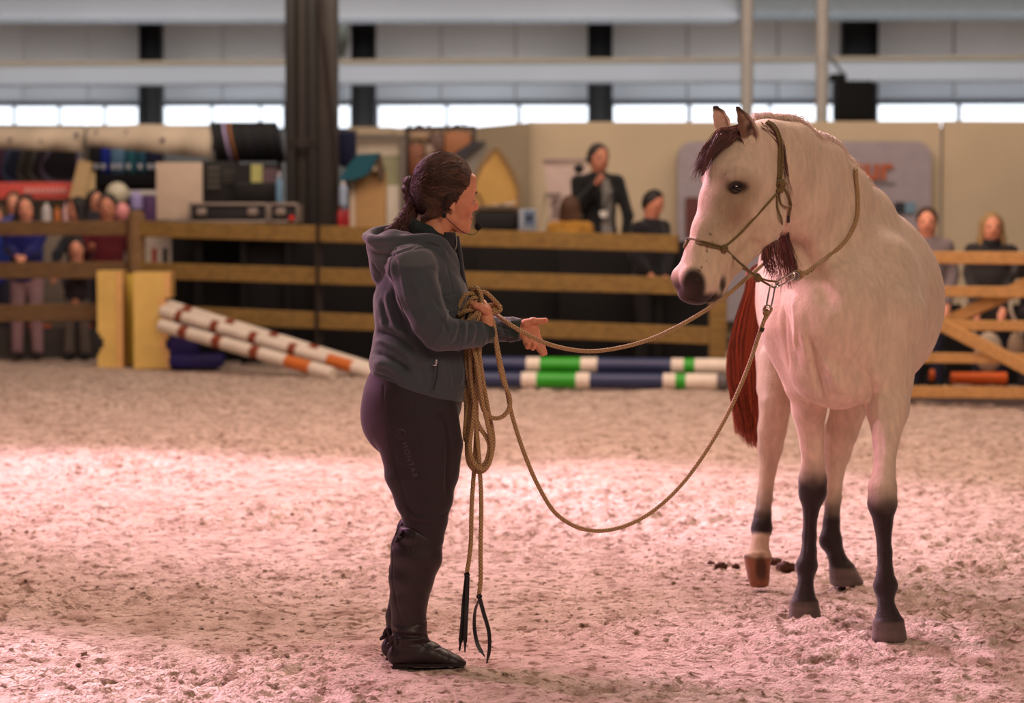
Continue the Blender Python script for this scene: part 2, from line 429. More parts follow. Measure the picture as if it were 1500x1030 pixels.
# hall slab below and beyond the sand
mb = MB(); mb.box((0, 24, -.11), (60, 60, .1)); setp(mb.build('floor', plain(70, 66, 64, .9), smooth=False), kind='structure')
# loose clods
def clods():
    rng = np.random.RandomState(3); n = 9000
    bm = bmesh.new(); bmesh.ops.create_icosphere(bm, subdivisions=1, radius=1.0)
    bv = np.array([v.co[:] for v in bm.verts]); bf = np.array([[v.index for v in f.verts] for f in bm.faces]); bm.free()
    y = 6.4 + (rng.rand(n) ** 1.2) * 8.0; x = (rng.rand(n) - .5) * 2 * (.23 * y + .4)
    keep = noise2(x * 1.1, y * 1.1) + .5 * noise2(x * 3, y * 3) > rng.rand(n) * .9 - .55; x, y = x[keep], y[keep]; n = len(x)
    r = .0025 + .010 * rng.rand(n) ** 4
    z = sand_height(x, y) + r * .1
    nv = len(bv)
    P = np.repeat(bv[None], n, 0) * (1 + .35 * (rng.rand(n, nv, 1) - .5)) * (r[:, None, None] * np.stack([np.ones(n), np.ones(n), .7 * np.ones(n)], 1)[:, None, :])
    P += np.stack([x, y, z], 1)[:, None, :]
    me = bpy.data.meshes.new('sand_clods'); me.from_pydata(P.reshape(-1, 3).tolist(), [], (bf[None] + (np.arange(n) * nv)[:, None, None]).reshape(-1, 3).tolist()); me.update()
    o = link_mesh('sand_clods', me, SAND)
    setp(o, 'loose crumbs and clods of damp beige sand strewn over the arena floor', 'sand', kind='stuff')
clods()
# ================================================================== horse
HC = srgb(228, 202, 178)          # pale buckskin coat
HD = srgb(44, 33, 33)             # dark points
def PV(p): return np.array([p.x, p.y, p.z])
def leg(Fd, rows, ref=(0, 1, 0), k=.012, depth=1.1):
    """rows: (x_left, x_right, y, Y, depth_half_px or None)"""
    nodes = []
    for r in rows:
        xl, xr, y, Y = r[:4]; a = (xr - xl) / 2; b = r[4] if len(r) > 4 else a * depth
        nodes.append((W((xl + xr) / 2, y, Y), M(a, Y), M(b, Y)))
    Fd.chain(nodes, ref, k, cap=None)
    return nodes
LEG_RF = [(1262, 1338, 545, 8.86, 48), (1270, 1331, 600, 8.78, 36), (1278, 1316, 645, 8.72, 24), (1280.5, 1310, 690, 8.67, 19), (1272, 1313, 716, 8.65, 22), (1271, 1314, 738, 8.64, 22), (1280, 1307.5, 768, 8.64, 17), (1285, 1306.5, 808, 8.64, 17), (1284, 1308, 840, 8.64, 19), (1279, 1314.5, 858, 8.64, 20), (1286, 1309, 882, 8.62, 15), (1280, 1322, 909, 8.61, 21)]
LEG_LF = [(1148, 1222, 545, 8.98, 48), (1160, 1210, 600, 9.0, 34), (1172, 1206, 650, 9.03, 22), (1174, 1207, 684, 9.05, 18), (1170, 1211, 703, 9.06, 20), (1170, 1210, 722, 9.06, 20), (1177, 1198, 752, 9.07, 16), (1176, 1195.5, 785, 9.08, 16), (1174, 1195, 810, 9.08, 18), (1166, 1197, 829, 9.08, 19), (1170, 1191, 852, 9.06, 14), (1160, 1197, 879, 9.05, 19)]
LEG_RH = [(1225, 1310, 540, 10.05, 60), (1220, 1273, 590, 9.98, 45), (1209, 1257, 632, 9.98, 30), (1206, 1246, 662, 10.02, 27), (1209, 1236, 692, 10.0, 20), (1208, 1232, 730, 9.98, 16), (1206, 1230, 765, 9.96, 17), (1200, 1233, 792, 9.94, 18), (1213, 1238, 814, 9.9, 14), (1213, 1250, 831, 9.9, 18)]
LEG_LH = [(1110, 1165, 530, 10.05, 60), (1112, 1160, 590, 9.98, 42), (1110, 1152, 630, 9.98, 29), (1110, 1147, 655, 10.0, 25), (1112, 1137, 690, 9.98, 18), (1109.5, 1130.5, 730, 9.95, 15), (1105, 1129, 755, 9.92, 16), (1100, 1131, 774, 9.9, 17), (1101, 1126, 794, 9.86, 14), (1093, 1130, 814, 9.84, 17)]
HOOVES = [((1301, 908, 8.61), (1303, 950, 8.60), 23, 28, 21), ((1178, 879, 9.05), (1179, 918, 9.04), 21, 26, 19), ((1232, 830, 9.9), (1241, 862, 9.88), 19.5, 26, 19), ((1110, 815, 9.84), (1112, 856, 9.80), 21, 15, 15)]
def headp(t, side=0.0):  # unused marker
    pass
# head frame
TH = math.radians(27)
LAT = Vector((math.sin(TH), -math.cos(TH), 0))         # horse's left, towards the camera and right
HY = 8.52                                              # depth of the head's middle line
def H(px, py, lat=0.0):
    """point on the head: picture position of the middle plane, shifted sideways by lat metres"""
    # middle plane contains vertical and (-cos, -sin) directions; depth follows the plane
    x0 = (1080 - CX) * HY / FPX; px = px - abs(lat) * LAT.x * FPX / HY
    u = (px - CX) / FPX
    # plane: LAT . (p - p0) = 0, p0 = (x0, HY)
    # p = (u*t', t')   approx using depth t'
    Yp = (LAT.x * x0 + LAT.y * HY) / (LAT.x * u + LAT.y)
    return W(px, py, Yp) + LAT * lat
def build_horse():
    root = thing('horse', 'pale buckskin horse with dark legs and dark forelock, wearing a rope halter', 'horse', (1.15, 9.3, 0))
    Fd = Field((.50, 8.15, -.01), (1.72, 10.72, 1.95), .0062)
    ch = lambda nodes, ref=(0, 0, 1), k=.06, cap=None: Fd.chain([(Vector(n[:3]), n[3], n[4]) for n in nodes], ref, k, cap)
    ch([(1.12, 8.83, 1.09, .185, .22), (1.13, 8.97, 1.12, .225, .29), (1.19, 9.17, 1.13, .268, .345), (1.255, 9.45, 1.12, .325, .35), (1.26, 9.72, 1.13, .325, .34), (1.24, 9.98, 1.17, .25, .30), (1.21, 10.2, 1.19, .22, .27), (1.18, 10.38, 1.15, .17, .22)])
    ch([(1.22, 9.35, 1.385, .10, .10), (1.27, 9.65, 1.38, .10, .09), (1.22, 10.1, 1.37, .14, .12), (1.18, 10.35, 1.30, .11, .10)], k=.10)
    # shoulders, pectorals and upper legs
    Fd.chain([(W(1300, 395, 9.0), .10, .15), (W(1312, 470, 8.9), .095, .15), (W(1300, 555, 8.84), .085, .12)], k=.07)
    Fd.chain([(W(1160, 420, 9.05), .08, .13), (W(1160, 480, 8.99), .085, .14), (W(1180, 560, 8.97), .08, .11)], k=.07)
    Fd.ell(W(1196, 535, 8.82), (.085, .06, .11), k=.08)
    Fd.ell(W(1262, 530, 8.78), (.09, .06, .12), k=.09)
    Fd.ell(W(1228, 560, 8.82), (.085, .07, .09), k=.07)
    # thighs
    ch([(1.30, 10.12, 1.12, .12, .17), (1.33, 10.10, .90, .10, .15), (1.30, 10.05, .76, .08, .12)], (0, 1, 0), .06)
    ch([(1.09, 10.15, 1.12, .10, .17), (1.07, 10.12, .90, .09, .15), (1.04, 10.05, .76, .075, .12)], (0, 1, 0), .06)
    # neck
    LN = (.79, -.61, 0)
    Fd.chain([(W(1224, 384, 9.04), .25, .165), (W(1205, 335, 8.92), .225, .135), (W(1176, 283, 8.78), .168, .105), (W(1143, 245, 8.66), .125, .085), (W(1122, 228, 8.60), .10, .075)], LN, .06)
    Fd.chain([(W(1290, 366, 9.35), .11, .11), (W(1262, 322, 9.16), .11, .10), (W(1230, 279, 8.98), .08, .078), (W(1208, 240, 8.88), .06, .055), (W(1165, 208, 8.72), .045, .045), (W(1122, 194, 8.6), .035, .05)], LN, .07)
    # head
    
    def hn(px, py, a, b, lat=0): return (H(px, py, lat), M(a, HY), b)
    R = tuple(LAT)
    Fd.chain([hn(1106, 214, 37, .082), hn(1090, 262, 57, .098), hn(1078, 300, 54, .098)], R, .035)
    Fd.chain([hn(1072, 305, 52, .093), hn(1053, 345, 42, .070), hn(1038, 380, 36, .056), hn(1026, 408, 31, .054)], R, .03)
    Fd.chain([hn(1024, 398, 30, .056), hn(1023, 420, 27, .060)], R, .03)
    Fd.ell(H(1116, 310), (M(34, HY), .085, M(48, HY)), k=.04, rot=None)            # jowl
    Fd.ell(H(1122, 320, .055), (M(27, HY), .022, M(38, HY)), k=.03, rot=Matrix.Rotation(TH, 3, 'Z'))
    Fd.chain([hn(1106, 350, 22, .045), hn(1080, 378, 17, .036), hn(1054, 408, 15, .033), hn(1046, 424, 14, .034)], R, .02)   # lower jaw, lip
    Fd.ell(H(1043, 432), (M(17, HY), .036, M(12, HY)), k=.012)
    Fd.ell(H(1010, 408, .03), (M(15, HY), .026, M(17, HY)), k=.02)                  # nostril rims
    Fd.ell(H(1010, 408, -.03), (M(15, HY), .026, M(17, HY)), k=.02)
    Fd.ell(H(1016, 432), (M(22, HY), .042, M(12, HY)), k=.02)                       # upper lip
    for s in (1, -1):                                                              # brow, zygomatic ridge, socket
        Fd.chain([hn(1066, 262, 7, .012, s * .079), hn(1082, 259, 8, .014, s * .084), hn(1096, 268, 6, .010, s * .082)], R, .03)
        Fd.chain([hn(1098, 285, 8, .012, s * .086), hn(1080, 300, 7, .012, s * .083), hn(1056, 330, 6, .010, s * .066)], R, .02)
        Fd.ell(H(1077, 274, s * .113), (.026, .02, .019), k=.012, mode='-', rot=Matrix.Rotation(TH, 3, 'Z'))
        Fd.ell(H(1014, 414, s * .064), (.017, .02, .026), k=.012, mode='-')
        Fd.ell(H(1082, 345, s * .10), (.06, .022, .03), k=.03, mode='-', rot=Matrix.Rotation(TH, 3, 'Z') @ Matrix.Rotation(math.radians(-60), 3, 'Y'))
    Fd.seg(H(1063, 410, .05), .003, .02, H(1040, 441, .05), .003, .03, R, .006, mode='-')     # mouth corner line
    # ears
    def ear(pts, lat, open_dir):
        # pts: (px, py, half width px) from base to tip, an open leaf-shaped cup
        c = [H(x, y, lat) for x, y, w in pts]; wd = [M(w, HY) for x, y, w in pts]
        od = Vector(open_dir).normalized(); lo = [min(p[i] for p in c) - .05 for i in range(3)]; hi = [max(p[i] for p in c) + .05 for i in range(3)]
        E = Field(lo, hi, .0026)
        E.chain([(p, w, max(w * .55, .0035)) for p, w in zip(c, wd)], R, .006)
        E.chain([(p + od * (.30 * w + .004), w * .74, max(w * .44, .002)) for p, w in zip(c[1:-1], wd[1:-1])] + [(c[-1] * .3 + c[-2] * .7 + od * .005, wd[-1] * .8, .002)], R, .004, mode='-')
        return E.mesh_arrays(2)
    EN = [(1103, 222, 12), (1100, 208, 14), (1096, 196, 15), (1091.5, 184, 13.5), (1086, 173, 10), (1079, 161, 4), (1076.5, 158, 1.8)]
    EF = [(x + 22, y, w) for x, y, w in [(1068, 202, 11), (1063, 190, 12.5), (1059, 178, 13), (1055, 167, 10.5), (1050, 158, 5), (1047.5, 155.5, 2)]]
    ears = [ear(EN, .060, (-.55, -.85, .1)), ear(EF, -.055, (-.3, -.95, .1))]
    # legs
    for rows in (LEG_RF, LEG_LF, LEG_RH, LEG_LH): leg(Fd, rows)
    # knee caps, fetlock tufts, hock points
    for px, py, Y in ((1228, 650, 10.09), (1132, 645, 10.07)): Fd.ell(W(px, py, Y), (.028, .03, .05), k=.02)
    for (c0, c1, a0, a1, dp) in HOOVES:
        Fd.seg(W(*c0), M(a0, c0[2]), M(a0 * .95, c0[2]), W(*c1), M(a1, c1[2]), M(a1 * 1.0, c1[2]), k=.006, cap=.004 if a1 > 16 else .018)
    Fd.cut((0, 0, .001), (0, 0, -1), .002)
    # left hind hoof rests on its toe : nothing else needed
    V, Q = Fd.mesh_arrays(2)
    Nn = normals_of(V, Q)
    V = press(V, Nn, bvh_of(V, Q), lambda x, y: W(x, y, 9.0), [
        ([(1184, 490), (1194, 540), (1206, 590)], -.013, .012), ([(1210, 528), (1222, 552), (1230, 578)], .013, .020), ([(1266, 535), (1275, 568), (1272, 594)], -.011, .012), ([(1162, 430), (1167, 475), (1162, 520)], .010, .013), ([(1147, 445), (1149, 495), (1156, 545)], -.011, .012), ([(1292, 545), (1288, 600), (1288, 640)], .006, .012), ([(1250, 515), (1258, 545), (1262, 575)], -.005, .010), ([(1206, 520), (1220, 545), (1232, 570)], .008, .022),
        ([(1160, 345), (1180, 380), (1205, 420), (1222, 460)], -.024, .035), ([(1175, 330), (1205, 372), (1232, 415)], .008, .03),
        ([(1300, 360), (1318, 420), (1322, 480), (1312, 540)], .008, .035), ([(1340, 370), (1348, 440), (1340, 510)], -.007, .03),
        ([(1276, 490), (1284, 530), (1280, 570)], .006, .03), ([(1150, 450), (1158, 500), (1172, 550)], -.010, .02), ([(1172, 440), (1176, 490), (1190, 540)], .008, .02), ([(1120, 330), (1142, 345), (1150, 320)], -.006, .016),
        ([(1098, 262), (1112, 275), (1124, 296)], .003, .010), ([(1104, 300), (1084, 322), (1062, 340), (1040, 352)], .0035, .008),
        ([(1060, 330), (1046, 352), (1034, 378)], -.004, .014),
        ([(1050, 372), (1062, 378), (1076, 372)], .002, .01), ([(1030, 320), (1022, 345), (1012, 372)], .003, .009),
        ([(1286, 610), (1290, 640), (1292, 672)], -.004, .007), ([(1182, 610), (1186, 640), (1190, 668)], -.004, .007),
        ([(1300, 760), (1300, 800), (1298, 840)], -.003, .004), ([(1183, 745), (1182, 780), (1180, 815)], -.003, .004),
        ([(1056, 412), (1052, 424), (1042, 438)], -.006, .003), ([(1012, 437), (1030, 441), (1046, 439)], -.004, .003)])
    V = V + Nn * (.0022 * noise3(V * 9)[:, None] + .0012 * noise3(V * 24)[:, None])
    bodyVQ = (V, Q); nb = len(V)
    V, Q = merge((V, Q), *ears)
    # coat colours
    col = np.tile(np.array(HC), (len(V), 1)) * (1 + .05 * noise3(V * 5)[:, None] + .05 * noise3(V * np.array([40, 40, 14]))[:, None])
    def legpaint(rows, start, dark=HD, soft=18, x_rng=None):
        # dark from the knee or hock down
        nonlocal_rows = rows
        c = np.array([W((r[0] + r[1]) / 2, r[2], r[3]) for r in rows]); x = c[:, 0].mean(); y = c[:, 1].mean()
        z0 = W(1200, start, rows[-4][3]).z
        near = (np.abs(V[:, 1] - rows[-3][3]) < .28)
        xi = np.interp(V[:, 2], c[::-1, 2], c[::-1, 0]); near &= np.abs(V[:, 0] - xi) < .12
        w = np.clip((z0 - V[:, 2] + .012 * noise3(V * 30)) / (soft / 430) + .5, 0, 1) * near; w = (w * w * (3 - 2 * w))[:, None]
        col[:] = col * (1 - w) + np.array(dark) * w
    legpaint(LEG_RF, 722, soft=60); legpaint(LEG_LF, 690, soft=55); legpaint(LEG_RH, 735, soft=60); legpaint(LEG_LH, 735, soft=70)
    # knees greyer, hooves
    GREY = srgb(70, 56, 53)
    WHT = srgb(226, 196, 168)
    paint(col, V, PV(W(1113, 800, 9.86)), (.075, .14, .052), WHT, .18)
    HOOF = srgb(100, 84, 78)
    for i, (c0, c1, a0, a1, dp) in enumerate(HOOVES):
        c = (W(*c0) + W(*c1)) / 2; zt = W(*c0).z
        near = (np.abs(V[:, 1] - c.y) < .14) & (np.abs(V[:, 0] - c.x) < .10)
        w = np.clip((zt + .004 - V[:, 2]) / .01, 0, 1) * near
        hc = HOOF if i < 3 else srgb(158, 102, 74)
        hcol = np.array(hc) * (1 + .25 * noise3(V * np.array([6, 6, 90]))[:, None])
        col[:] = col * (1 - w[:, None]) + hcol * w[:, None]
    paint(col, V, PV(W(1114, 832, 9.8)), (.022, .1, .05), srgb(92, 58, 44), .4)
    # face
    MZ = srgb(44, 32, 31); GR = srgb(150, 130, 108)
    paint(col, V, PV(H(1050, 350)), (.16, .2, .14), srgb(214, 190, 160), .8)
    paint(col, V, PV(H(1048, 322, .08)), (.055, .05, .07), srgb(186, 164, 138), .8)
    for s in (1, -1):
        paint(col, V, PV(H(1078, 280, s * .1)), (.062, .06, .050), srgb(150, 124, 100), .9)
        paint(col, V, PV(H(1077, 275, s * .1)), (.037, .05, .021), srgb(34, 25, 22), .4)
        paint(col, V, PV(H(1073, 312, s * .09)), (.042, .05, .055), srgb(158, 130, 106), 1.0)
        paint(col, V, PV(H(1014, 412, s * .055)), (.036, .035, .044), MZ, .35)
    paint(col, V, PV(H(1019, 420, .05)), (.030, .045, .046), MZ, .4)
    paint(col, V, PV(H(1022, 438)), (.09, .09, .028), MZ, .4)
    paint(col, V, PV(H(1002, 424)), (.045, .06, .035), srgb(70, 50, 50), .6)
    paint(col, V, PV(H(1046, 438)), (.04, .06, .018), srgb(60, 46, 42), .5)
    paint(col, V, PV(H(1058, 418, .05)), (.014, .03, .03), srgb(60, 48, 42), .6)
    ev = V[nb:]; ec = col[nb:]
    for pts, lat, od in ((EN, .060, Vector((-.55, -.85, .1)).normalized()), (EF, -.055, Vector((-.3, -.95, .1)).normalized())):
        dens = catmull([Vector(p) for p in pts], 5)
        for x, y, w in dens[8:-3]: paint(ec, ev, PV(H(x, y, lat) + od * (M(w, HY) * .45)), (M(w, HY) * .95, M(w, HY) * .55, .012), srgb(126, 88, 72) if lat > 0 else srgb(206, 170, 150), .5)
        if lat > 0: paint(ec, ev, PV(H(1096, 192, lat) + od * .004), (.010, .012, .022), srgb(52, 32, 28), .6)
        t = H(pts[-1][0], pts[-1][1], lat); paint(ec, ev, PV(t), (.020, .03, .012), srgb(64, 42, 38), .6)
        for x, y, w in dens[8:-1]: paint(ec, ev, PV(H(x + w * .98, y - 1, lat)), (.004, .012, .010), srgb(70, 50, 44), .6)
    # speckles on the muzzle
    rs = np.random.RandomState(4)
    for _ in range(46):
        p = H(1038 + rs.randn() * 11, 385 + rs.randn() * 18, .055); paint(col, V, PV(p), .0022 + .003 * rs.rand() + .012 * 0, srgb(90, 70, 58), .4)
    o = quads('body', V, Q, mat('horse_coat', rough=.62, attr=True, var=.10, scale=55, detail=6, bump=.35, bscale=240, stretch=(1, 1, .30), sheen=.25, spec=.3), root, col)
    # eyes
    eb = mat('horse_eye', (.012, .008, .007), .06, spec=.8)
    for s in (1, -1):
        m = MB(); m.ball(H(1076, 275, s * .079), (.026, .020, .0185), 20, 12, Matrix.Rotation(TH, 3, 'Z')); e = m.build('eye', eb, root)
        lid = MB()
        for dz, bulge in ((.013, 1), (-.013, -1)):
            pts = []
            for k in range(9):
                t = -1 + 2 * k / 8
                pts.append(H(1076, 275, s * (.097 - .012 * t * t)) + Vector((math.cos(TH), math.sin(TH), 0)) * (t * .024) + Vector((0, 0, dz * (1 - t * t))))
            lid.tube(pts, [.003 + .0025 * math.sin(math.pi * k / 8) for k in range(9)], 8)
        lid.build('eyelid', mat('eyelid', srgb(44, 33, 29), .5), root)
    return root, o, bodyVQ[0], bodyVQ[1]
horse, horse_body, HV, HQ = build_horse()
h_bvh = BVHTree.FromPolygons([tuple(v) for v in HV], [tuple(q) for q in HQ])
CAMP = Vector((0, 0, CAMH))
def on_horse(px, py, off=.004, fallback=None):
    d = (W(px, py, 9.0) - CAMP).normalized()
    hit = h_bvh.ray_cast(CAMP, d)
    if hit[0] is None:
        return W(px, py, fallback) if fallback else None
    n = hit[1]
    return hit[0] + n * off
def snap(p, off=.004):
    q = h_bvh.find_nearest(p); return q[0] + q[1] * off

def hair_mesh(name, strands, matl, parent, seg=3):
    """strands: list of (points, radius0)"""
    m = MB()
    for pts, r in strands:
        n = len(pts); m.tube(pts, [r * (1 - .75 * (i / (n - 1)) ** 1.5) for i in range(n)], seg, cap=False)
    me = bpy.data.meshes.new(name); me.from_pydata(m.v, [], m.f); me.update()
    return link_mesh(name, me, matl, parent)
def hair_mat(name, c0, c1, rough=.45):
    m = bpy.data.materials.new(name); m.use_nodes = True; nt = m.node_tree; N = nt.nodes; L = nt.links; b = N['Principled BSDF']
    ge = N.new('ShaderNodeNewGeometry'); cr = N.new('ShaderNodeValToRGB'); L.new(ge.outputs['Random Per Island'], cr.inputs[0])
    cr.color_ramp.elements[0].color = (*c0, 1); cr.color_ramp.elements[1].color = (*c1, 1); L.new(cr.outputs[0], b.inputs['Base Color'])
    b.inputs['Roughness'].default_value = rough; b.inputs['Sheen Weight'].default_value = .15
    return m
rnd = random.Random(11)
# forelock: dark hair from between the ears down the far side of the forehead
st = []
for i in range(620):
    a = rnd.random(); s0 = H(1066 + 22 * a + rnd.uniform(-3, 3), 186 + rnd.uniform(-6, 8), rnd.uniform(-.02, .05))
    s0 = snap(s0, .008)
    b_ = rnd.random(); tx, ty = 1026 + 24 * b_ + rnd.uniform(-3, 3), 262 - 42 * b_ + rnd.uniform(-18, 8)
    p1 = H(1056 + 20 * b_ + rnd.uniform(-4, 4), 194 + 8 * b_ + rnd.uniform(-5, 6), rnd.uniform(-.02, .05))
    p2 = H(1037 + 26 * b_ + rnd.uniform(-4, 4), 222 - 8 * b_ + rnd.uniform(-6, 6), rnd.uniform(-.03, .045))
    p3 = H(tx, ty, rnd.uniform(-.04, .03))
    pts = catmull([s0, p1, p2, p3], 4)
    out = []
    for j, p in enumerate(pts):
        q = h_bvh.find_nearest(p); dv = p - q[0]
        dist = dv.dot(q[1]); mn = .006 + .010 * rnd.random() * (j > 0)
        if dist < mn: p = p + q[1] * (mn - dist)
        out.append(p)
    st.append((out, .0016))
FOREL = hair_mat('forelock_hair', srgb(34, 22, 20), srgb(128, 64, 52))  # auburn end mixes the pink back light into the hair colour
setp(hair_mesh('forelock', st, FOREL, horse), kind='stuff')
# mane: lies on the far side, a short fringe shows over the crest; its back light is put into the pale colour
st = []
crest = [(1112, 183, 8.60), (1150, 186, 8.68), (1190, 205, 8.80), (1225, 226, 8.93), (1252, 244, 9.05), (1268, 258, 9.12)]
for i in range(2300):
    t = rnd.random() * (len(crest) - 1); k = int(t); f = t - k
    c = [crest[k][j] * (1 - f) + crest[k + 1][j] * f for j in range(3)]
    p = snap(W(c[0] + rnd.uniform(-2, 8), c[1] + rnd.uniform(-2, 10), c[2]), .002)
    up = Vector((-.15 + rnd.uniform(-.35, .35), .35, .6)) * (.022 + .034 * rnd.random() ** 2)
    fall = Vector((-.3, .55, -.55)).normalized() * (.05 + .10 * rnd.random())
    if rnd.random() < .16: fall = Vector((.55, -.3, -.55)).normalized() * .06; up = up * .8
    pts = catmull([p, p + up * .7, p + up + fall * .35, p + up * .9 + fall], 3)
    st.append((pts, .0013))
MANE = hair_mat('mane_hair', srgb(206, 176, 158), srgb(246, 222, 204))
setp(hair_mesh('mane', st, MANE, horse), kind='stuff')
# dark mane hair hanging on the near side behind the ear and below the jaw
st = []
for i in range(34):
    p = on_horse(1122 + rnd.uniform(-8, 12), 182 + rnd.uniform(-2, 10), .004, 8.6)
    e = rnd.random(); pts = [p]
    for x, y in ((1140, 205), (1146, 235), (1148 + 12 * e, 262 + 30 * e)):
        q = on_horse(x + rnd.uniform(-4, 5), y + rnd.uniform(-6, 6), .005, 8.55); pts.append(q)
    st.append((catmull(pts, 4), .0010))
setp(hair_mesh('bridle_path_hair', st, FOREL, horse), kind='stuff')
st = []
for i in range(900):      # far side mane seen under the throat
    f = rnd.random(); x0 = 1116 + 40 * f; y0 = 374 - 26 * f + rnd.uniform(-10, 8)
    p = on_horse(x0, y0, .004, 8.5); Ya = max(p.y + .03, 8.56) + rnd.uniform(-.02, .03)
    yb = 386 + 52 * rnd.random() ** .6 * (1 - abs(f - .62) * 1.1); xs_1 = x0 + 3 + 12 * f
    pts = catmull([p, W(x0 + 2, y0 + 14, Ya), W((x0 + xs_1) / 2 + 3, (y0 + yb) / 2 + 8, Ya + .03), W(xs_1 + rnd.uniform(-5, 8), yb, Ya + .05)], 3)
    st.append((pts, .0014))
THROAT = hair_mat('throat_hair', srgb(40, 22, 22), srgb(140, 70, 58))
setp(hair_mesh('lower_mane', st, THROAT, horse), kind='stuff')
# tail
st = []
for i in range(2600):
    a = rnd.random(); b = rnd.random()
    base = Vector((1.16 + rnd.uniform(-.04, .04), 10.47 + rnd.uniform(-.03, .03), 1.27 + rnd.uniform(-.05, .05)))
    e = a - .5; yb = 575 + 85 * rnd.random() ** .8 * (1 - .5 * abs(e))
    Yd = 10.55 + .14 * (b - .5)
    x1 = 1108 + 34 * e; x2 = 1098 + 54 * e; x3 = 1098 + 60 * e + rnd.uniform(-4, 4); x4 = 1104 + 44 * e + rnd.uniform(-7, 7)
    pts = catmull([base, W(x1 + 10, 392, Yd + .03), W(x1, 425, Yd), W(x2, 490, Yd), W(x3, 555, Yd - .02), W(x4, max(yb, 575), Yd - .03)], 3)
    st.append((pts, .0030))
TAILM = hair_mat('tail_hair', srgb(96, 38, 28), srgb(220, 104, 64))  # orange light on the tail is put into these hair colours
setp(hair_mesh('tail', st, TAILM, horse), kind='stuff')
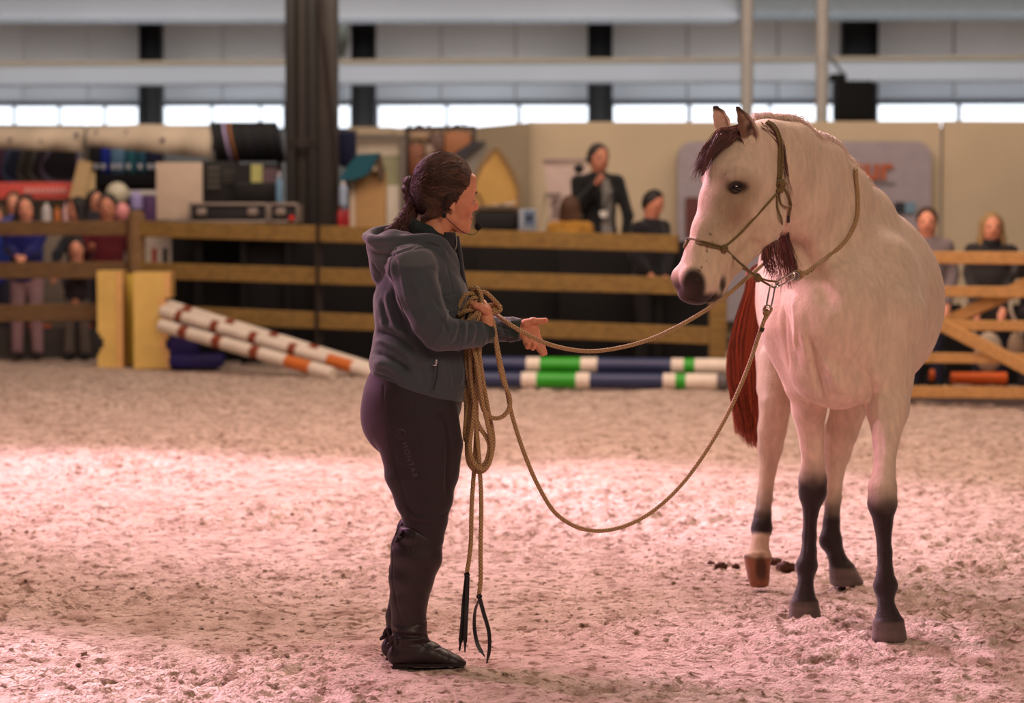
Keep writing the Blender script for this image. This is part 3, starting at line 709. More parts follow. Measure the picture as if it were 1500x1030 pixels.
# ================================================================== handler
WY = 8.14
SKIN = srgb(214, 146, 112)
skin_m = mat('skin', SKIN, .5, var=.05, scale=40, sss=.12, spec=.4, attr=True)
def P(px, py, d=0.0): return W(px, py, WY + d * WY / FPX)      # d: pixels of extra depth
m_ = lambda px: px * WY / FPX
HYAW = math.radians(12); HCEN = P(652, 290)
def HP(px, py, d=0.0):
    """point of the handler's head, turned a little away from the camera"""
    p = P(px, py, d) - HCEN; c, s = math.cos(HYAW), math.sin(HYAW)
    return HCEN + Vector((p.x * c - p.y * s, p.x * s + p.y * c, p.z))
HR = Matrix.Rotation(HYAW, 3, 'Z')
woman = thing('person', 'woman in slate hooded jacket and dark breeches holding coiled rope beside the horse', 'person', (P(625, 600).x, WY, 0))
def build_body():
    # head and neck
    F = Field(P(595, 385, -70), P(715, 215, 70), .0023)
    e = lambda c, r, k=.008, mode='+': F.ell(c, [m_(v) for v in r], HR, k, mode)
    def ch(nodes, k=.008, mode='+', cap=None): F.chain([(HP(*n[0]), m_(n[1]), m_(n[2])) for n in nodes], HR @ Vector((0, 1, 0)), k, cap, mode)
    e(HP(648, 267), (43, 35, 41)); e(HP(670, 290), (25, 29, 40), .02)
    ch([((690, 262), 8, 24), ((689, 278), 8, 22)], .012)
    ch([((656, 318), 11, 26), ((672, 330), 10, 15), ((679, 333), 8.5, 9)], .014)
    ch([((678, 315), 12, 15), ((681, 326), 9, 12)], .012)
    e(HP(690.5, 281), (5.5, 16, 3.5), .008)
    e(HP(682, 336), (7.5, 8, 6.5), .008)
    ch([((692, 287), 3, 3.5), ((697, 298), 3.2, 3.6), ((698.3, 304.5), 3.8, 4.2)], .006)
    for s in (-1, 1):
        e(HP(695, 306.5, 3.6 * s), (3.6, 2.6, 3), .003)
        e(HP(693, 292.5, 11.5 * s), (6.5, 7, 5), .008, '-')
        e(HP(687, 293, 12 * s), (6.5, 6.6, 6.2), .002)
        e(HP(683, 306, 15 * s), (8, 9, 8), .012)
        e(HP(655, 298, 32 * s), (6, 2.6, 9.5), .006); e(HP(657, 297, 35 * s), (2.6, 1.6, 5), .002, '-')
        e(HP(657, 307, 33 * s), (3.2, 2.4, 4), .003)
    e(HP(689, 318.5), (4.2, 8.5, 3.2), .004); e(HP(688.5, 326.2), (3.8, 7.8, 3.0), .004)
    ch([((695.5, 322.4, -9), .7, .7), ((696.5, 322.2, 0), .9, .9), ((695.5, 322.4, 9), .7, .7)], .003, '-')
    ch([((640, 315), 22, 25), ((634, 345), 22, 24), ((628, 375), 27, 38)], .02)
    H_ = F.mesh_arrays(2)
    # trunk, arms, legs under the clothes
    F = Field(P(515, 995, -130), P(785, 340, 130), .009)
    F.chain([(P(628, 372), m_(35), m_(40)), (P(612, 400), m_(42), m_(62)), (P(615, 450), m_(44), m_(52)), (P(612, 505), m_(42), m_(50)), (P(605, 570), m_(55), m_(62)), (P(600, 610), m_(56), m_(64))], k=.04)
    for s, el, wr in ((-1, (640, 488, -78), (716, 484, -42)), (1, (668, 486, 88), (768, 484, 62))):
        F.chain([(P(604, 386, 66 * s), m_(19), m_(19)), (P(*el), m_(15), m_(15)), (P(*wr), m_(9), m_(11))], k=.01)
        F.chain([(P(605, 600, 30 * s), m_(42), m_(36)), (P(626, 700, 30 * s), m_(28), m_(28)), (P(621, 770, 30 * s), m_(21), m_(21)), (P(605, 850, 30 * s), m_(19), m_(19)), (P(600 - 4 * (s + 1), 930, 31 * s), m_(10), m_(10)), (P(603 - 4 * (s + 1), 966 - 6 * (s + 1), 32 * s), m_(10), m_(10))], k=.012)
        F.chain([(P(603 - 4 * (s + 1), 966 - 6 * (s + 1), 32 * s), m_(9), m_(10)), (P(640 - 14 * (s + 1), 970 - 7 * (s + 1), 32 * s + 10 * (s + 1)), m_(6), m_(9))], k=.012)
    T_ = F.mesh_arrays(1)
    # near hand : palm behind the wrist, fingers wrapped round the coils, thumb on top
    F = Field(P(664, 512, -85), P(740, 430, 40), .0018)
    SH = -10
    c = lambda nodes, k=.004: F.chain([(P(n[0], n[1], n[2] + SH), m_(n[3]), m_(n[4])) for n in nodes], (0, 1, 0), k)
    c([(716, 488, -42, 9.5, 11), (713, 470, -40, 9.5, 11), (710, 455, -36, 10.5, 13)])
    c([(712, 456, -48, 6.5, 6.5), (704, 450, -52, 5.8, 5.5), (697, 447.5, -52, 4.8, 4.8), (692.5, 444.5, -49, 4.2, 4.2)])
    for i, dp in enumerate((2, 10, 18, 26)):
        yy = 447 + i * 4
        c([(712, yy + 4, -25, 5.2, 5.2), (708 - i, yy - 3, dp + 2, 4.8, 4.8), (698, yy - 2, dp + 4, 4.5, 4.5), (690, yy + 2, dp + 1, 4.2, 4.2), (686, yy + 6, dp - 2, 3.8, 3.8)])
    N_ = F.mesh_arrays(1)
    SH = 0
    # far hand : palm open to the camera, thumb pointing to the horse
    F = Field(P(748, 535, 20), P(815, 455, 95), .0018)
    F.chain([(P(757, 484, 62), m_(10), m_(8)), (P(768, 482, 61), m_(12.5), m_(8.5)), (P(776, 487, 60), m_(16), m_(7.5)), (P(779, 491, 60), m_(14), m_(7))], k=.006)
    F.ell(P(772, 474, 57), [m_(9), m_(7), m_(6.5)], k=.006)
    c([(770, 474, 56, 6.5, 7), (781, 470.5, 54, 5.3, 5.3), (791, 471, 53, 4.5, 4.5), (799, 469.5, 52, 4.1, 4.1)], .005)
    F.ell(P(777, 488, 50), [m_(8), m_(3.2), m_(9)], k=.006, mode='-')
    c([(785, 487, 61, 5, 5), (790, 498, 59, 4.5, 4.5), (795, 508, 58, 4.1, 4.1), (798.5, 517.5, 57, 3.6, 3.6)], .003)
    c([(780, 493, 62, 5, 5), (785, 504, 58, 4.6, 4.6), (790.5, 512, 54, 4.2, 4.2), (795, 519, 51, 3.7, 3.7)], .003)
    c([(774, 494, 60, 4.9, 4.9), (777.5, 504, 54, 4.4, 4.4), (780.5, 509.5, 45, 4.1, 4.1), (783, 504, 40, 3.6, 3.6)], .003)
    c([(767, 491, 60, 4.8, 4.8), (770.5, 502, 54, 4.1, 4.1), (773, 508, 45, 3.8, 3.8), (774.5, 503, 41, 3.4, 3.4)], .003)
    O_ = F.mesh_arrays(1)
    V, Q = merge(H_, T_, N_, O_)
    col = np.tile(np.array(SKIN), (len(V), 1)) * (1 + .04 * noise3(V * 60)[:, None])
    q = lambda *a: PV(HP(*a))
    paint(col, V, q(690.5, 318.5), (m_(4), m_(8), m_(2.6)), srgb(176, 84, 78), .4); paint(col, V, q(690.5, 326.3), (m_(4), m_(7), m_(2.8)), srgb(182, 90, 82), .4)
    for s in (-1, 1):
        paint(col, V, q(685, 308, 20 * s), (m_(11), m_(10), m_(10)), srgb(214, 136, 104), .8)
        paint(col, V, q(689, 298, 12 * s), (m_(6), m_(8), m_(3)), srgb(184, 118, 92), .8)
    paint(col, V, q(697, 304), (m_(5), m_(6), m_(5)), srgb(220, 130, 105), .8)
    for p, r in (((799, 470, 52), 5), ((797, 517, 56), 5), ((692.5, 444.5, -49), 5)): paint(col, V, PV(P(*p)), m_(r), srgb(218, 132, 108), .6)
    quads('body', V, Q, skin_m, woman, col)
build_body()
dark_hair = hair_mat('brown_hair', srgb(30, 19, 16), srgb(112, 72, 52), .5)
# eye details
for s in (-1, 1):
    mb = MB(); pts = [HP(693.0 - .8 * abs(t) * 1.5, 293.5 + .8 * abs(t) * 1.2 - .2, (12 + 4.6 * t) * s) for t in (-1, -.5, 0, .5, 1)]
    mb.tube(pts, m_(.95), 6); mb.build('eyelash', mat('lash', (.01, .006, .005), .5), woman)
    mb = MB(); pts = [HP(696.5 - 2.6 * t * t * (1 if t > 0 else .3), 282.5 - 1.2 * math.sin(1.6 * (t + 1)) + 1.3 * max(t, 0), (11 + 7 * t) * s) for t in (-1, -.5, 0, .5, 1)]
    mb.tube(pts, [m_(.7), m_(1.3), m_(1.4), m_(1.2), m_(.6)], 6); mb.build('eyebrow', plain(44, 28, 24), woman)
    mb = MB(); mb.ball(HP(688.2, 295.2, 12 * s), m_(5.2), 14, 10); mb.build('eye', mat('eye_white', srgb(190, 170, 160), .2), woman)
# ---- hair
def hair_bits():
    F = Field(P(590, 345, -60), P(712, 212, 60), .003)
    e = lambda c, r, k=.008, mode='+': F.ell(c, [m_(v) for v in r], HR, k, mode)
    e(HP(648, 266), (45, 38.5, 44)); e(HP(634, 291), (30, 35, 31), .02); e(HP(613, 277), (12, 15, 14), .02)
    e(HP(650, 296), (19, 37.5, 13), .015)
    # remove the face
    e(HP(715, 292), (30, 60, 46), .005, '-'); e(HP(696, 312), (22, 60, 20), .005, '-'); e(HP(674, 337), (35, 60, 28), .006, '-')
    e(HP(659, 299, -40), (5.5, 7, 8), .004, '-')
    F.chain([(HP(662, 288, -33), m_(5), m_(4)), (HP(650, 290, -36), m_(6), m_(4)), (HP(646, 302, -34), m_(5), m_(4))], k=.008)
    V, Q = F.mesh_arrays(2)
    Nn = normals_of(V, Q)
    ctr = np.array(HP(605, 275)); d = V - ctr
    ang = np.arctan2(d[:, 2], d[:, 0]) * 60
    V = V + Nn * (.0009 * noise2(ang, np.linalg.norm(d[:, [0, 2]], axis=1) * 15))[:, None]
    quads('hair', V, Q, mat('hair_base', srgb(52, 33, 26), .6, var=.25, scale=60, spec=.25), woman)
    bvh = BVHTree.FromPolygons([tuple(v) for v in V], [tuple(q) for q in Q])
    rr = random.Random(5); st = []
    for i in range(1100):
        a = rr.uniform(-1, 1)
        # start on the hairline, run back to the knot
        side = -1 if rr.random() < .72 else 1
        t = rr.random()
        sx, sy = (690 - 18 * max(0, t - .35) / .65 - 6 * (1 - t), 238 + 62 * t)
        sd = side * (10 + 28 * min(1, t * 1.3)) * rr.uniform(.1, 1.0)
        if rr.random() < .22: sx, sy, sd = rr.uniform(625, 652), rr.uniform(306, 318), side * rr.uniform(15, 34)
        if rr.random() < .15: sx, sy, sd = rr.uniform(650, 685), rr.uniform(224, 236), side * rr.uniform(0, 20)
        pts = []
        s0 = Vector((sx, sy, sd)); e0 = Vector((607 + rr.uniform(-2, 3), 275 + rr.uniform(-5, 6), rr.uniform(-8, 8)))
        for j in range(9):
            u = j / 8; c = s0.lerp(e0, u); c.y -= math.sin(math.pi * u) * (16 if sy < 275 else 2)
            c.z += math.sin(math.pi * u) * side * 12
            q = bvh.find_nearest(HP(*c)); pts.append(q[0] + q[1] * .0012 * rr.uniform(-.2, 1.2))
        st.append((pts, .0010))
    for i in range(26):   # flyaway strands
        a = rr.uniform(0, 1); b = HP(620 + 50 * a + rr.uniform(-6, 6), 236 - 10 * math.sin(a * 3), rr.uniform(-20, 5)); st.append((catmull([b, b + Vector((-.012, 0, .012)), b + Vector((-.035, 0, .006 * rr.random()))], 3), .0004))
    for i in range(0): st.append((catmull([HP(664 + rr.uniform(-3, 3), 300, -33), HP(668 + rr.uniform(-3, 4), 306 + rr.uniform(0, 4), -33), HP(670 + rr.uniform(-8, 4), 312 + rr.uniform(-2, 6), -31)], 3), .0006))
    for i in range(120): a = rr.random(); st.append((catmull([HP(620 + 34 * a + rr.uniform(-3, 3), 306 + rr.uniform(-4, 4), -30), HP(614 + 22 * a, 316 + rr.uniform(-3, 4), -27), HP(607 + 12 * a, 318 + rr.uniform(-4, 6), -18)], 3), .0009))
    for i in range(9): st.append((catmull([P(606, 262, -5), P(600 + rr.uniform(-3, 3), 256, -5), P(598 + rr.uniform(-3, 3), 268 + rr.uniform(-6, 6), -5)], 3), .0005))
    setp(hair_mesh('hair_strands', st, dark_hair, woman), kind='stuff')
    # braid
    path = catmull([P(606, 268, 0), P(603, 283, 0), P(607, 297, -2), P(600, 313, -4), P(589, 328, -6), P(577, 339, -8), P(566, 346, -6)], 3)
    mb = MB(); r3 = random.Random(2)
    for i, p in enumerate(path):
        if i >= len(path) - 1: break
        ax = (path[i + 1] - p).normalized(); sd = 1 if i % 2 else -1
        n = ax.cross(Vector((0, 1, 0))).normalized(); q = ax.to_track_quat('Z', 'Y').to_matrix()
        R = q @ Matrix.Rotation(sd * .6, 3, 'Y')
        w = m_(10.8 if i > 3 else 12) * (1 - .014 * i)
        mb.ball(p + n * sd * w * .5 + Vector((0, -sd * w * .15, 0)), (w * .70, w * .85, m_(9.5)), 14, 8, q @ Matrix.Rotation(-sd * .55, 3, 'Y'))
    mb.build('braid', mat('braid_hair', srgb(66, 38, 32), .45, var=.35, scale=90, detail=3, bump=.8, bscale=160, stretch=(1, 1, .35)), woman)
    st = []
    for i in range(420):
        k = rr.randrange(0, len(path) - 3); o = Vector((rr.uniform(-1, 1), rr.uniform(-1, 1), rr.uniform(-1, 1))).normalized() * m_(11); o2 = Vector((rr.uniform(-1, 1), rr.uniform(-1.2, .2), rr.uniform(-1, 1))).normalized() * m_(12.5)
        st.append((catmull([path[k] + o, path[k + 1] + (o + o2) * .62, path[k + 2] + o2, path[min(k + 3, len(path) - 1)] + o2 * 1.15], 3), .0007))
    setp(hair_mesh('braid_strands', st, hair_mat('auburn_hair', srgb(60, 32, 26), srgb(120, 66, 48)), woman), kind='stuff')
    mb = MB(); c = P(605, 292, -2)
    for k in range(3): mb.tube([c + Vector((math.cos(a) * m_(8), math.sin(a) * m_(8), (k - 1) * .005 + .002 * math.sin(3 * a))) for a in [2 * math.pi * j / 16 for j in range(17)]], .0018, 6)
    mb.build('hair_tie', mat('hair_tie', srgb(150, 120, 140), .3), woman)
hair_bits()
# ---- headset microphone
black = mat('black_plastic', (.012, .012, .013), .35)
hs = MB(); hs.lathe(P(650.5, 316, -37), [(0, -.004), (m_(3.6), -.004), (m_(3.8), 0), (m_(3), .004), (0, .004)], 16, (0, -1, 0)); hs_o = hs.build('headset_microphone', black, woman)
hs = MB(); hs.tube(catmull([HP(640, 303, -39), HP(645, 311, -39), P(651, 316, -39), P(662, 327, -38), P(675, 338, -32), P(688, 343.5, -26), P(697, 342, -22), P(701.5, 336.5, -18)], 5), .0013, 6); hs.build('microphone_boom', black, hs_o)
hs = MB(); hs.ball(P(700.5, 332, -17), (m_(5), m_(5), m_(5.6)), 16, 10); hs.build('foam_windshield', mat('foam', (.01, .01, .012), .95, bump=.5, bscale=900), hs_o)
hs = MB(); hs.tube(catmull([HP(664, 287, -36), HP(654, 283, -38), HP(646, 288, -39), HP(644, 298, -39), HP(641, 304, -39)], 5), .0016, 6); hs.build('ear_hook', black, hs_o)

# ---- jacket
JK = srgb(66, 73, 80); JY = srgb(88, 92, 96); JC = srgb(32, 48, 44)
def folds(F, lst, k=.012):
    for pts, r, mode in lst:
        F.chain([(P(*p), m_(r), m_(r)) for p in pts], (0, 1, 0), k, None, mode)
def jacket():
    F = Field(P(522, 605, -125), P(785, 322, 135), .0040)
    F.chain([(P(632, 372, 0), m_(33), m_(46)), (P(614, 398, 0), m_(53), m_(76)), (P(616, 440, 0), m_(62), m_(72)), (P(617, 480, 0), m_(63), m_(66)), (P(614, 515, 0), m_(66), m_(68)), (P(614, 550, 0), m_(67), m_(73)), (P(614, 575, 0), m_(66), m_(74))], k=.03)
    F.chain([(P(648, 380, 0), m_(22), m_(34)), (P(650, 430, 0), m_(30), m_(48)), (P(650, 500), m_(30), m_(50)), (P(652, 560), m_(30), m_(52))], k=.03)
    F.ell(P(573, 530, -20), [m_(29), m_(45), m_(20)], k=.03); F.ell(P(570, 450, 0), [m_(20), m_(50), m_(40)], k=.03)
    # hem: slants down towards the front
    a, b = P(545, 549), P(672, 589); n = Vector((-(b.z - a.z), 0, (b.x - a.x))).normalized() * -1
    F.cut(a, n, .012)
    # hem lip and hollow
    # shoulders
    F.ell(P(602, 388, -62), [m_(33), m_(28), m_(30)], k=.03); F.ell(P(602, 388, 62), [m_(33), m_(28), m_(30)], k=.03)
    # sleeves
    F.chain([(P(603, 392, -70), m_(32), m_(27)), (P(613, 430, -80), m_(30), m_(27)), (P(630, 470, -86), m_(26.5), m_(25)), (P(642, 489, -86), m_(25), m_(24))], k=.022)
    F.chain([(P(642, 489, -86), m_(25), m_(24)), (P(672, 491, -74), m_(22), m_(21)), (P(700, 489, -56), m_(18.5), m_(18)), (P(716, 484, -45), m_(16), m_(16))], k=.012, cap=m_(3))
    F.chain([(P(604, 392, 68), m_(32), m_(27)), (P(645, 450, 90), m_(26), m_(25)), (P(668, 484, 92), m_(24), m_(23)), (P(720, 482, 78), m_(20), m_(19)), (P(750, 483, 66), m_(18), m_(17)), (P(762, 484, 63), m_(17), m_(16))], k=.012, cap=m_(3))
    # hood: bag lying on the back, open at the top
    F.chain([(P(566, 366, 0), m_(30), m_(48)), (P(562, 392, 0), m_(20), m_(34)), (P(558, 404, 0), m_(13), m_(24))], k=.02)
    F.chain([(P(575, 352, -8), m_(24), m_(52)), (P(610, 362, -6), m_(20), m_(54)), (P(640, 372, -4), m_(16), m_(46)), (P(660, 392, 0), m_(12), m_(30))], k=.015)
    # rim roll of the hood
    rim = [P(537, 346, 0), P(545, 351, -34), P(568, 353, -50), P(600, 351, -54), P(630, 350, -48), P(650, 358, -34), P(664, 385, -16), P(667, 410, -10)]
    rp = catmull(rim, 4); F.chain([(p, m_(6), m_(6)) for p in rp], (0, 1, 0), .012)
    rim = [P(537, 346, 0), P(545, 342, 34), P(568, 338, 50), P(600, 336, 54), P(630, 340, 48), P(652, 358, 30), P(664, 385, 12)]
    F.chain([(p, m_(6), m_(6)) for p in catmull(rim, 4)], (0, 1, 0), .012)
    F.ell(P(580, 336, 4), [m_(37), m_(44), m_(22)], k=.008, mode='-'); F.ell(P(620, 337, 2), [m_(38), m_(42), m_(20)], k=.008, mode='-')
    F.ell(P(634, 332, 0), [m_(26), m_(28), m_(26)], k=.008, mode='-')
    # seam grooves and folds
    JF = [
        ([(583, 362), (574, 378), (571, 400), (582, 432), (594, 462), (612, 496), (628, 514)], -.004, .0032),
        ([(588, 388), (592, 425), (606, 460), (620, 486)], .004, .009), ([(622, 398), (634, 430), (648, 458)], -.005, .010), ([(606, 404), (616, 440), (630, 468)], .004, .012),
        ([(575, 392), (598, 386), (622, 389), (644, 402)], -.0022, .0025),
        ([(642, 462), (652, 476), (656, 490)], -.008, .006), ([(655, 458), (648, 480), (638, 506)], .006, .008), ([(636, 470), (632, 488), (634, 508)], -.004, .008),
        ([(668, 470), (666, 486), (660, 504)], .006, .0055), ([(674, 468), (673, 484), (670, 500)], -.005, .004),
        ([(681, 470), (680, 486), (678, 504)], .006, .005), ([(687, 470), (687, 486), (685, 502)], -.005, .004), ([(693, 472), (693, 488), (690, 504)], .005, .005), ([(699, 474), (700, 486), (697, 500)], -.004, .004),
        ([(546, 516), (562, 520), (584, 534), (604, 548)], -.012, .009), ([(549, 500), (566, 502), (588, 514), (606, 530)], .011, .010), ([(546, 532), (566, 534), (586, 548), (600, 566)], .011, .010),
        ([(550, 486), (568, 490), (590, 500), (610, 518)], -.010, .008), ([(554, 470), (574, 478), (596, 492)], .006, .010), ([(548, 548), (566, 552), (588, 566)], -.006, .007),
        ([(566, 424), (570, 450), (580, 476), (596, 492)], .009, .010), ([(558, 436), (562, 462), (572, 480)], -.008, .009), ([(574, 420), (582, 450), (596, 478)], -.007, .007),
        ([(648, 524), (650, 548), (652, 570)], .006, .009), ([(660, 520), (664, 545), (668, 572)], -.006, .008), ([(672, 512), (676, 540), (676, 566)], .005, .007),
        ([(610, 530), (618, 550), (620, 572)], -.004, .010), ([(626, 522), (628, 545), (630, 570)], .003, .008),
        ([(650, 410), (650, 432), (660, 452)], -.006, .006), ([(652, 434), (662, 432), (672, 430)], -.003, .003), ([(654, 456), (666, 455), (676, 452)], .003, .004), ([(654, 434), (653, 444), (654, 456)], -.003, .003),
        ([(537, 362), (552, 372), (572, 374), (596, 366), (620, 356)], -.006, .005), ([(538, 356), (556, 364), (580, 364), (606, 356)], .005, .006),
        ([(545, 384), (552, 396), (560, 404)], -.006, .006), ([(560, 380), (566, 392), (572, 410)], .004, .009), ([(572, 372), (580, 385), (578, 404)], -.006, .007),
        ([(600, 368), (622, 362), (640, 368), (652, 384)], -.006, .005), ([(606, 360), (630, 354), (648, 364), (658, 384)], .004, .006), ([(655, 392), (660, 410), (664, 430)], -.004, .004),
        ([(641, 522), (641, 550), (636, 576)], -.004, .0028), ([(597, 486), (593, 530), (590, 568)], -.002, .002), ([(548, 542), (590, 562), (640, 578), (676, 572)], .002, .006),
        ([(730, 470), (742, 474), (754, 470)], .005, .006), ([(728, 486), (742, 492), (754, 492)], .005, .006), ([(730, 478), (744, 482), (756, 480)], -.005, .004), ([(738, 462), (736, 480), (744, 500)], -.004, .004),
        ([(708, 470), (712, 486), (708, 504)], -.003, .003)]
    V, Q = F.mesh_arrays(2); Nn = normals_of(V, Q)
    V = press(V, Nn, bvh_of(V, Q), lambda x, y: P(x, y), JF)
    V = V + Nn * (.0028 * noise3(V * np.array([12, 12, 22])) + .0014 * noise3(V * 38))[:, None]
    col = np.tile(np.array(JK), (len(V), 1)) * (1 + .04 * noise3(V * 30)[:, None])
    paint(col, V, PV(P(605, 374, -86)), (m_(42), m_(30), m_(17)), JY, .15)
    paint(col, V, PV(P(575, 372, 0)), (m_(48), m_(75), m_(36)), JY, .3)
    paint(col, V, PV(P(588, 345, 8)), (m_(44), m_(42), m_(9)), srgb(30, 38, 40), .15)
    for c, r in (((719, 484, -44), 21), ((765, 484, 62), 24)):
        paint(col, V, PV(P(*c)), (m_(r), m_(24), m_(26)), JC, .12)
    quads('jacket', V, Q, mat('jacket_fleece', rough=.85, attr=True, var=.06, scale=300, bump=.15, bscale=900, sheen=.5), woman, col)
    for nm, pts, r in (('pocket_zip', [(641, 527, -80), (640, 550, -82), (635, 572, -82)], 1.0),):
        mb = MB(); mb.tube(catmull([P(*p) for p in pts], 5), m_(r), 6); mb.build(nm, plain(24, 26, 30, .5), woman)
    mb = MB(); mb.ball(P(639, 530, -83), (m_(2), m_(1.4), m_(4)), 10, 6); mb.ball(P(637, 535, -83), (m_(3.4), m_(1.2), m_(1.2)), 10, 6); mb.build('zip_pull', mat('steel', (.6, .6, .6), .3, metal=1), woman)
jacket()
# raised collar, dark inner hood, chest zip, draw cord, lanyard
navy = mat('navy_cloth', srgb(26, 32, 42), .8, sheen=.2); dgreen = mat('dark_green_cloth', srgb(26, 40, 38), .85, sheen=.3)
def shell_ring(name, rows, matl, thick=.004):
    """rows: lists of points forming a cloth strip"""
    me = bpy.data.meshes.new(name); n = len(rows[0]); v = [tuple(p) for r in rows for p in r]
    f = [(i * n + k, i * n + k + 1, (i + 1) * n + k + 1, (i + 1) * n + k) for i in range(len(rows) - 1) for k in range(n - 1)]
    me.from_pydata(v, [], f); me.update(); o = link_mesh(name, me, matl, woman)
    s = o.modifiers.new('s', 'SOLIDIFY'); s.thickness = thick; s.offset = 0
    return o
def ring(cx, cy, rx, ry, a0, a1, n, tilt=0.0, dz=0.0):
    out = []
    for i in range(n):
        a = math.radians(a0 + (a1 - a0) * i / (n - 1)); out.append(P(cx + rx * math.cos(a), cy + tilt * math.cos(a), -ry * math.sin(a)))
    return out
shell_ring('inner_collar', [ring(632, 352, 34, 36, 20, 340, 30, 4), ring(630, 340, 31, 32, 20, 340, 30, 9), ring(628, 330, 27, 28, 45, 315, 30, 13)], dgreen, .005)
shell_ring('collar', [ring(642, 372, 29, 34, -40, 75, 12, 8), ring(640, 358, 28, 31, -38, 72, 12, 4), ring(640, 344, 27, 28, -32, 66, 12, 0), ring(640, 341, 25, 26, -32, 66, 12, 0)], navy, .006)
shell_ring('front_placket', [[P(668, 346, -9), P(671, 346, -2), P(672, 348, 8)], [P(672, 372, -14), P(676, 372, -3), P(676, 374, 8)], [P(676, 400, -18), P(680, 402, -4), P(680, 402, 10)], [P(682, 430, -18), P(686, 430, -4), P(684, 430, 12)], [P(684, 470, -18), P(688, 470, -4), P(686, 470, 12)]], navy, .006)
mb = MB(); mb.tube(catmull([P(633, 350, -50), P(643, 357, -46), P(648, 368, -42), P(650, 385, -40), P(654, 400, -38)], 6), m_(1.5), 6); mb.build('drawcord', mat('cord', srgb(120, 124, 120), .8, var=.5, scale=400), woman)
mb = MB(); mb.tube(catmull([P(652, 353, -30), P(651, 362, -32), P(655, 370, -31), P(658, 385, -30)], 5), m_(.9), 6); mb.tube(catmull([P(668, 345, -14), P(669, 356, -16), P(667, 366, -17)], 5), m_(.8), 6); mb.build('zip_edge', mat('steel_light', (.55, .53, .5), .4, metal=.6), woman)
shell_ring('lanyard', [[P(661 + 2.4 * k, 372 + 12 * k, -24 + .2 * k), P(666 + 2.2 * k, 371 + 12 * k, -23 + .2 * k)] for k in range(9)], navy, .003)
mb = MB()
for x, y, l in ((663, 382, 5), (665.5, 391, 4), (668, 398, 3), (673, 406, 3), (675.5, 413, 2)): mb.beam(P(x, y, -26), P(x + 1.4, y + l, -26), m_(1.6), m_(.5), (0, 1, 0))
mb.build('lanyard_print', plain(196, 196, 200), woman)

# ---- breeches
def breeches():
    F = Field(P(515, 815, -90), P(700, 530, 110), .005)
    F.chain([(P(612, 545), m_(64), m_(66)), (P(604, 585), m_(71), m_(72)), (P(598, 612), m_(66), m_(74))], k=.02)
    F.ell(P(572, 608, -12), [m_(42), m_(48), m_(48)], k=.03)
    for s in (-1, 1):
        c = 36 * s
        F.chain([(P(606, 612, c), m_(66), m_(42)), (P(618, 655, c), m_(60), m_(41)), (P(618, 695, c), m_(54), m_(38)), (P(621, 730, c), m_(43), m_(33)), (P(623, 762, c), m_(32), m_(27)), (P(622, 790, c), m_(27), m_(24)), (P(618, 806, c), m_(24), m_(22))], k=.01)
    V, Q = F.mesh_arrays(2); Nn = normals_of(V, Q); V = V + Nn * (.0012 * noise3(V * 16))[:, None]
    V = press(V, Nn, bvh_of(V, Q), lambda x, y: P(x, y), [([(561, 566), (563, 610), (576, 670), (590, 720), (600, 756)], -.0035, .003), ([(564, 619), (584, 617), (606, 617)], -.003, .0026),
        ([(606, 570), (607, 620), (616, 670), (622, 710), (623, 745)], -.0022, .0024), ([(584, 702), (600, 700), (618, 700)], -.002, .0024),
        ([(640, 600), (652, 622), (656, 660), (655, 700), (655, 740)], -.010, .008), ([(634, 604), (648, 616), (664, 606)], .004, .006),
        ([(598, 752), (618, 760), (648, 762)], .005, .006), ([(598, 762), (620, 768), (650, 770)], -.006, .005), ([(594, 742), (604, 752), (616, 754)], -.004, .004), ([(630, 750), (642, 756), (654, 752)], -.004, .004)])
    col = np.tile(np.array(srgb(38, 28, 34)), (len(V), 1))
    paint(col, V, PV(P(535, 640, -40)), (m_(34), m_(80), m_(110)), srgb(66, 44, 62), .25)  # purple back light painted as a highlight on seat and thigh
    quads('breeches', V, Q, mat('breeches_cloth', rough=.75, attr=True, var=.05, scale=200, bump=.1, bscale=900, sheen=.25), woman, col)
    return BVHTree.FromPolygons([tuple(v) for v in V], [tuple(q) for q in Q])
br_bvh = breeches()
def wrap_text(txt, px, py, size_px, ang, matl, name, bvh, off=.0012, parent=woman):
    cu = bpy.data.curves.new(name, 'FONT'); cu.body = txt; cu.size = m_(size_px); cu.extrude = 0; cu.space_character = 1.25
    o = bpy.data.objects.new(name, cu); COL.objects.link(o); dg = bpy.context.evaluated_depsgraph_get()
    me = bpy.data.meshes.new_from_object(o.evaluated_get(dg)); bpy.data.objects.remove(o)
    c, s = math.cos(ang), math.sin(ang); base = P(px, py, -85)
    for v in me.vertices:
        x, z = v.co.x * c - v.co.y * s, v.co.x * s + v.co.y * c
        p = base + Vector((x, 0, z)); d = (p - CAMP).normalized(); h = bvh.ray_cast(CAMP, d)
        v.co = (h[0] - d * off) if h[0] else p
    return link_mesh(name, me, matl, parent, smooth=False)
logo_m = mat('tone_print', srgb(84, 68, 76), .35)
wrap_text('MONTAR', 588, 649, 11, math.radians(-72), logo_m, 'leg_print', br_bvh)
mb = MB()
def on_mesh(bvh, px, py, off=.0012):
    d = (W(px, py, 8) - CAMP).normalized(); h = bvh.ray_cast(CAMP, d); return (h[0] - d * off) if h[0] else P(px, py, -80)
mb.tube([on_mesh(br_bvh, 587 + 7 * math.cos(a), 636 + 7 * math.sin(a)) for a in [2 * math.pi * k / 24 for k in range(25)]], m_(.5), 5, cap=False)
mb.tube([on_mesh(br_bvh, 587 + 3.6 * math.cos(a), 636 + 3.6 * math.sin(a)) for a in [.8 + (2 * math.pi - 1.9) * k / 16 for k in range(17)]], m_(.5), 5, cap=False)
mb.build('leg_emblem', logo_m, woman)
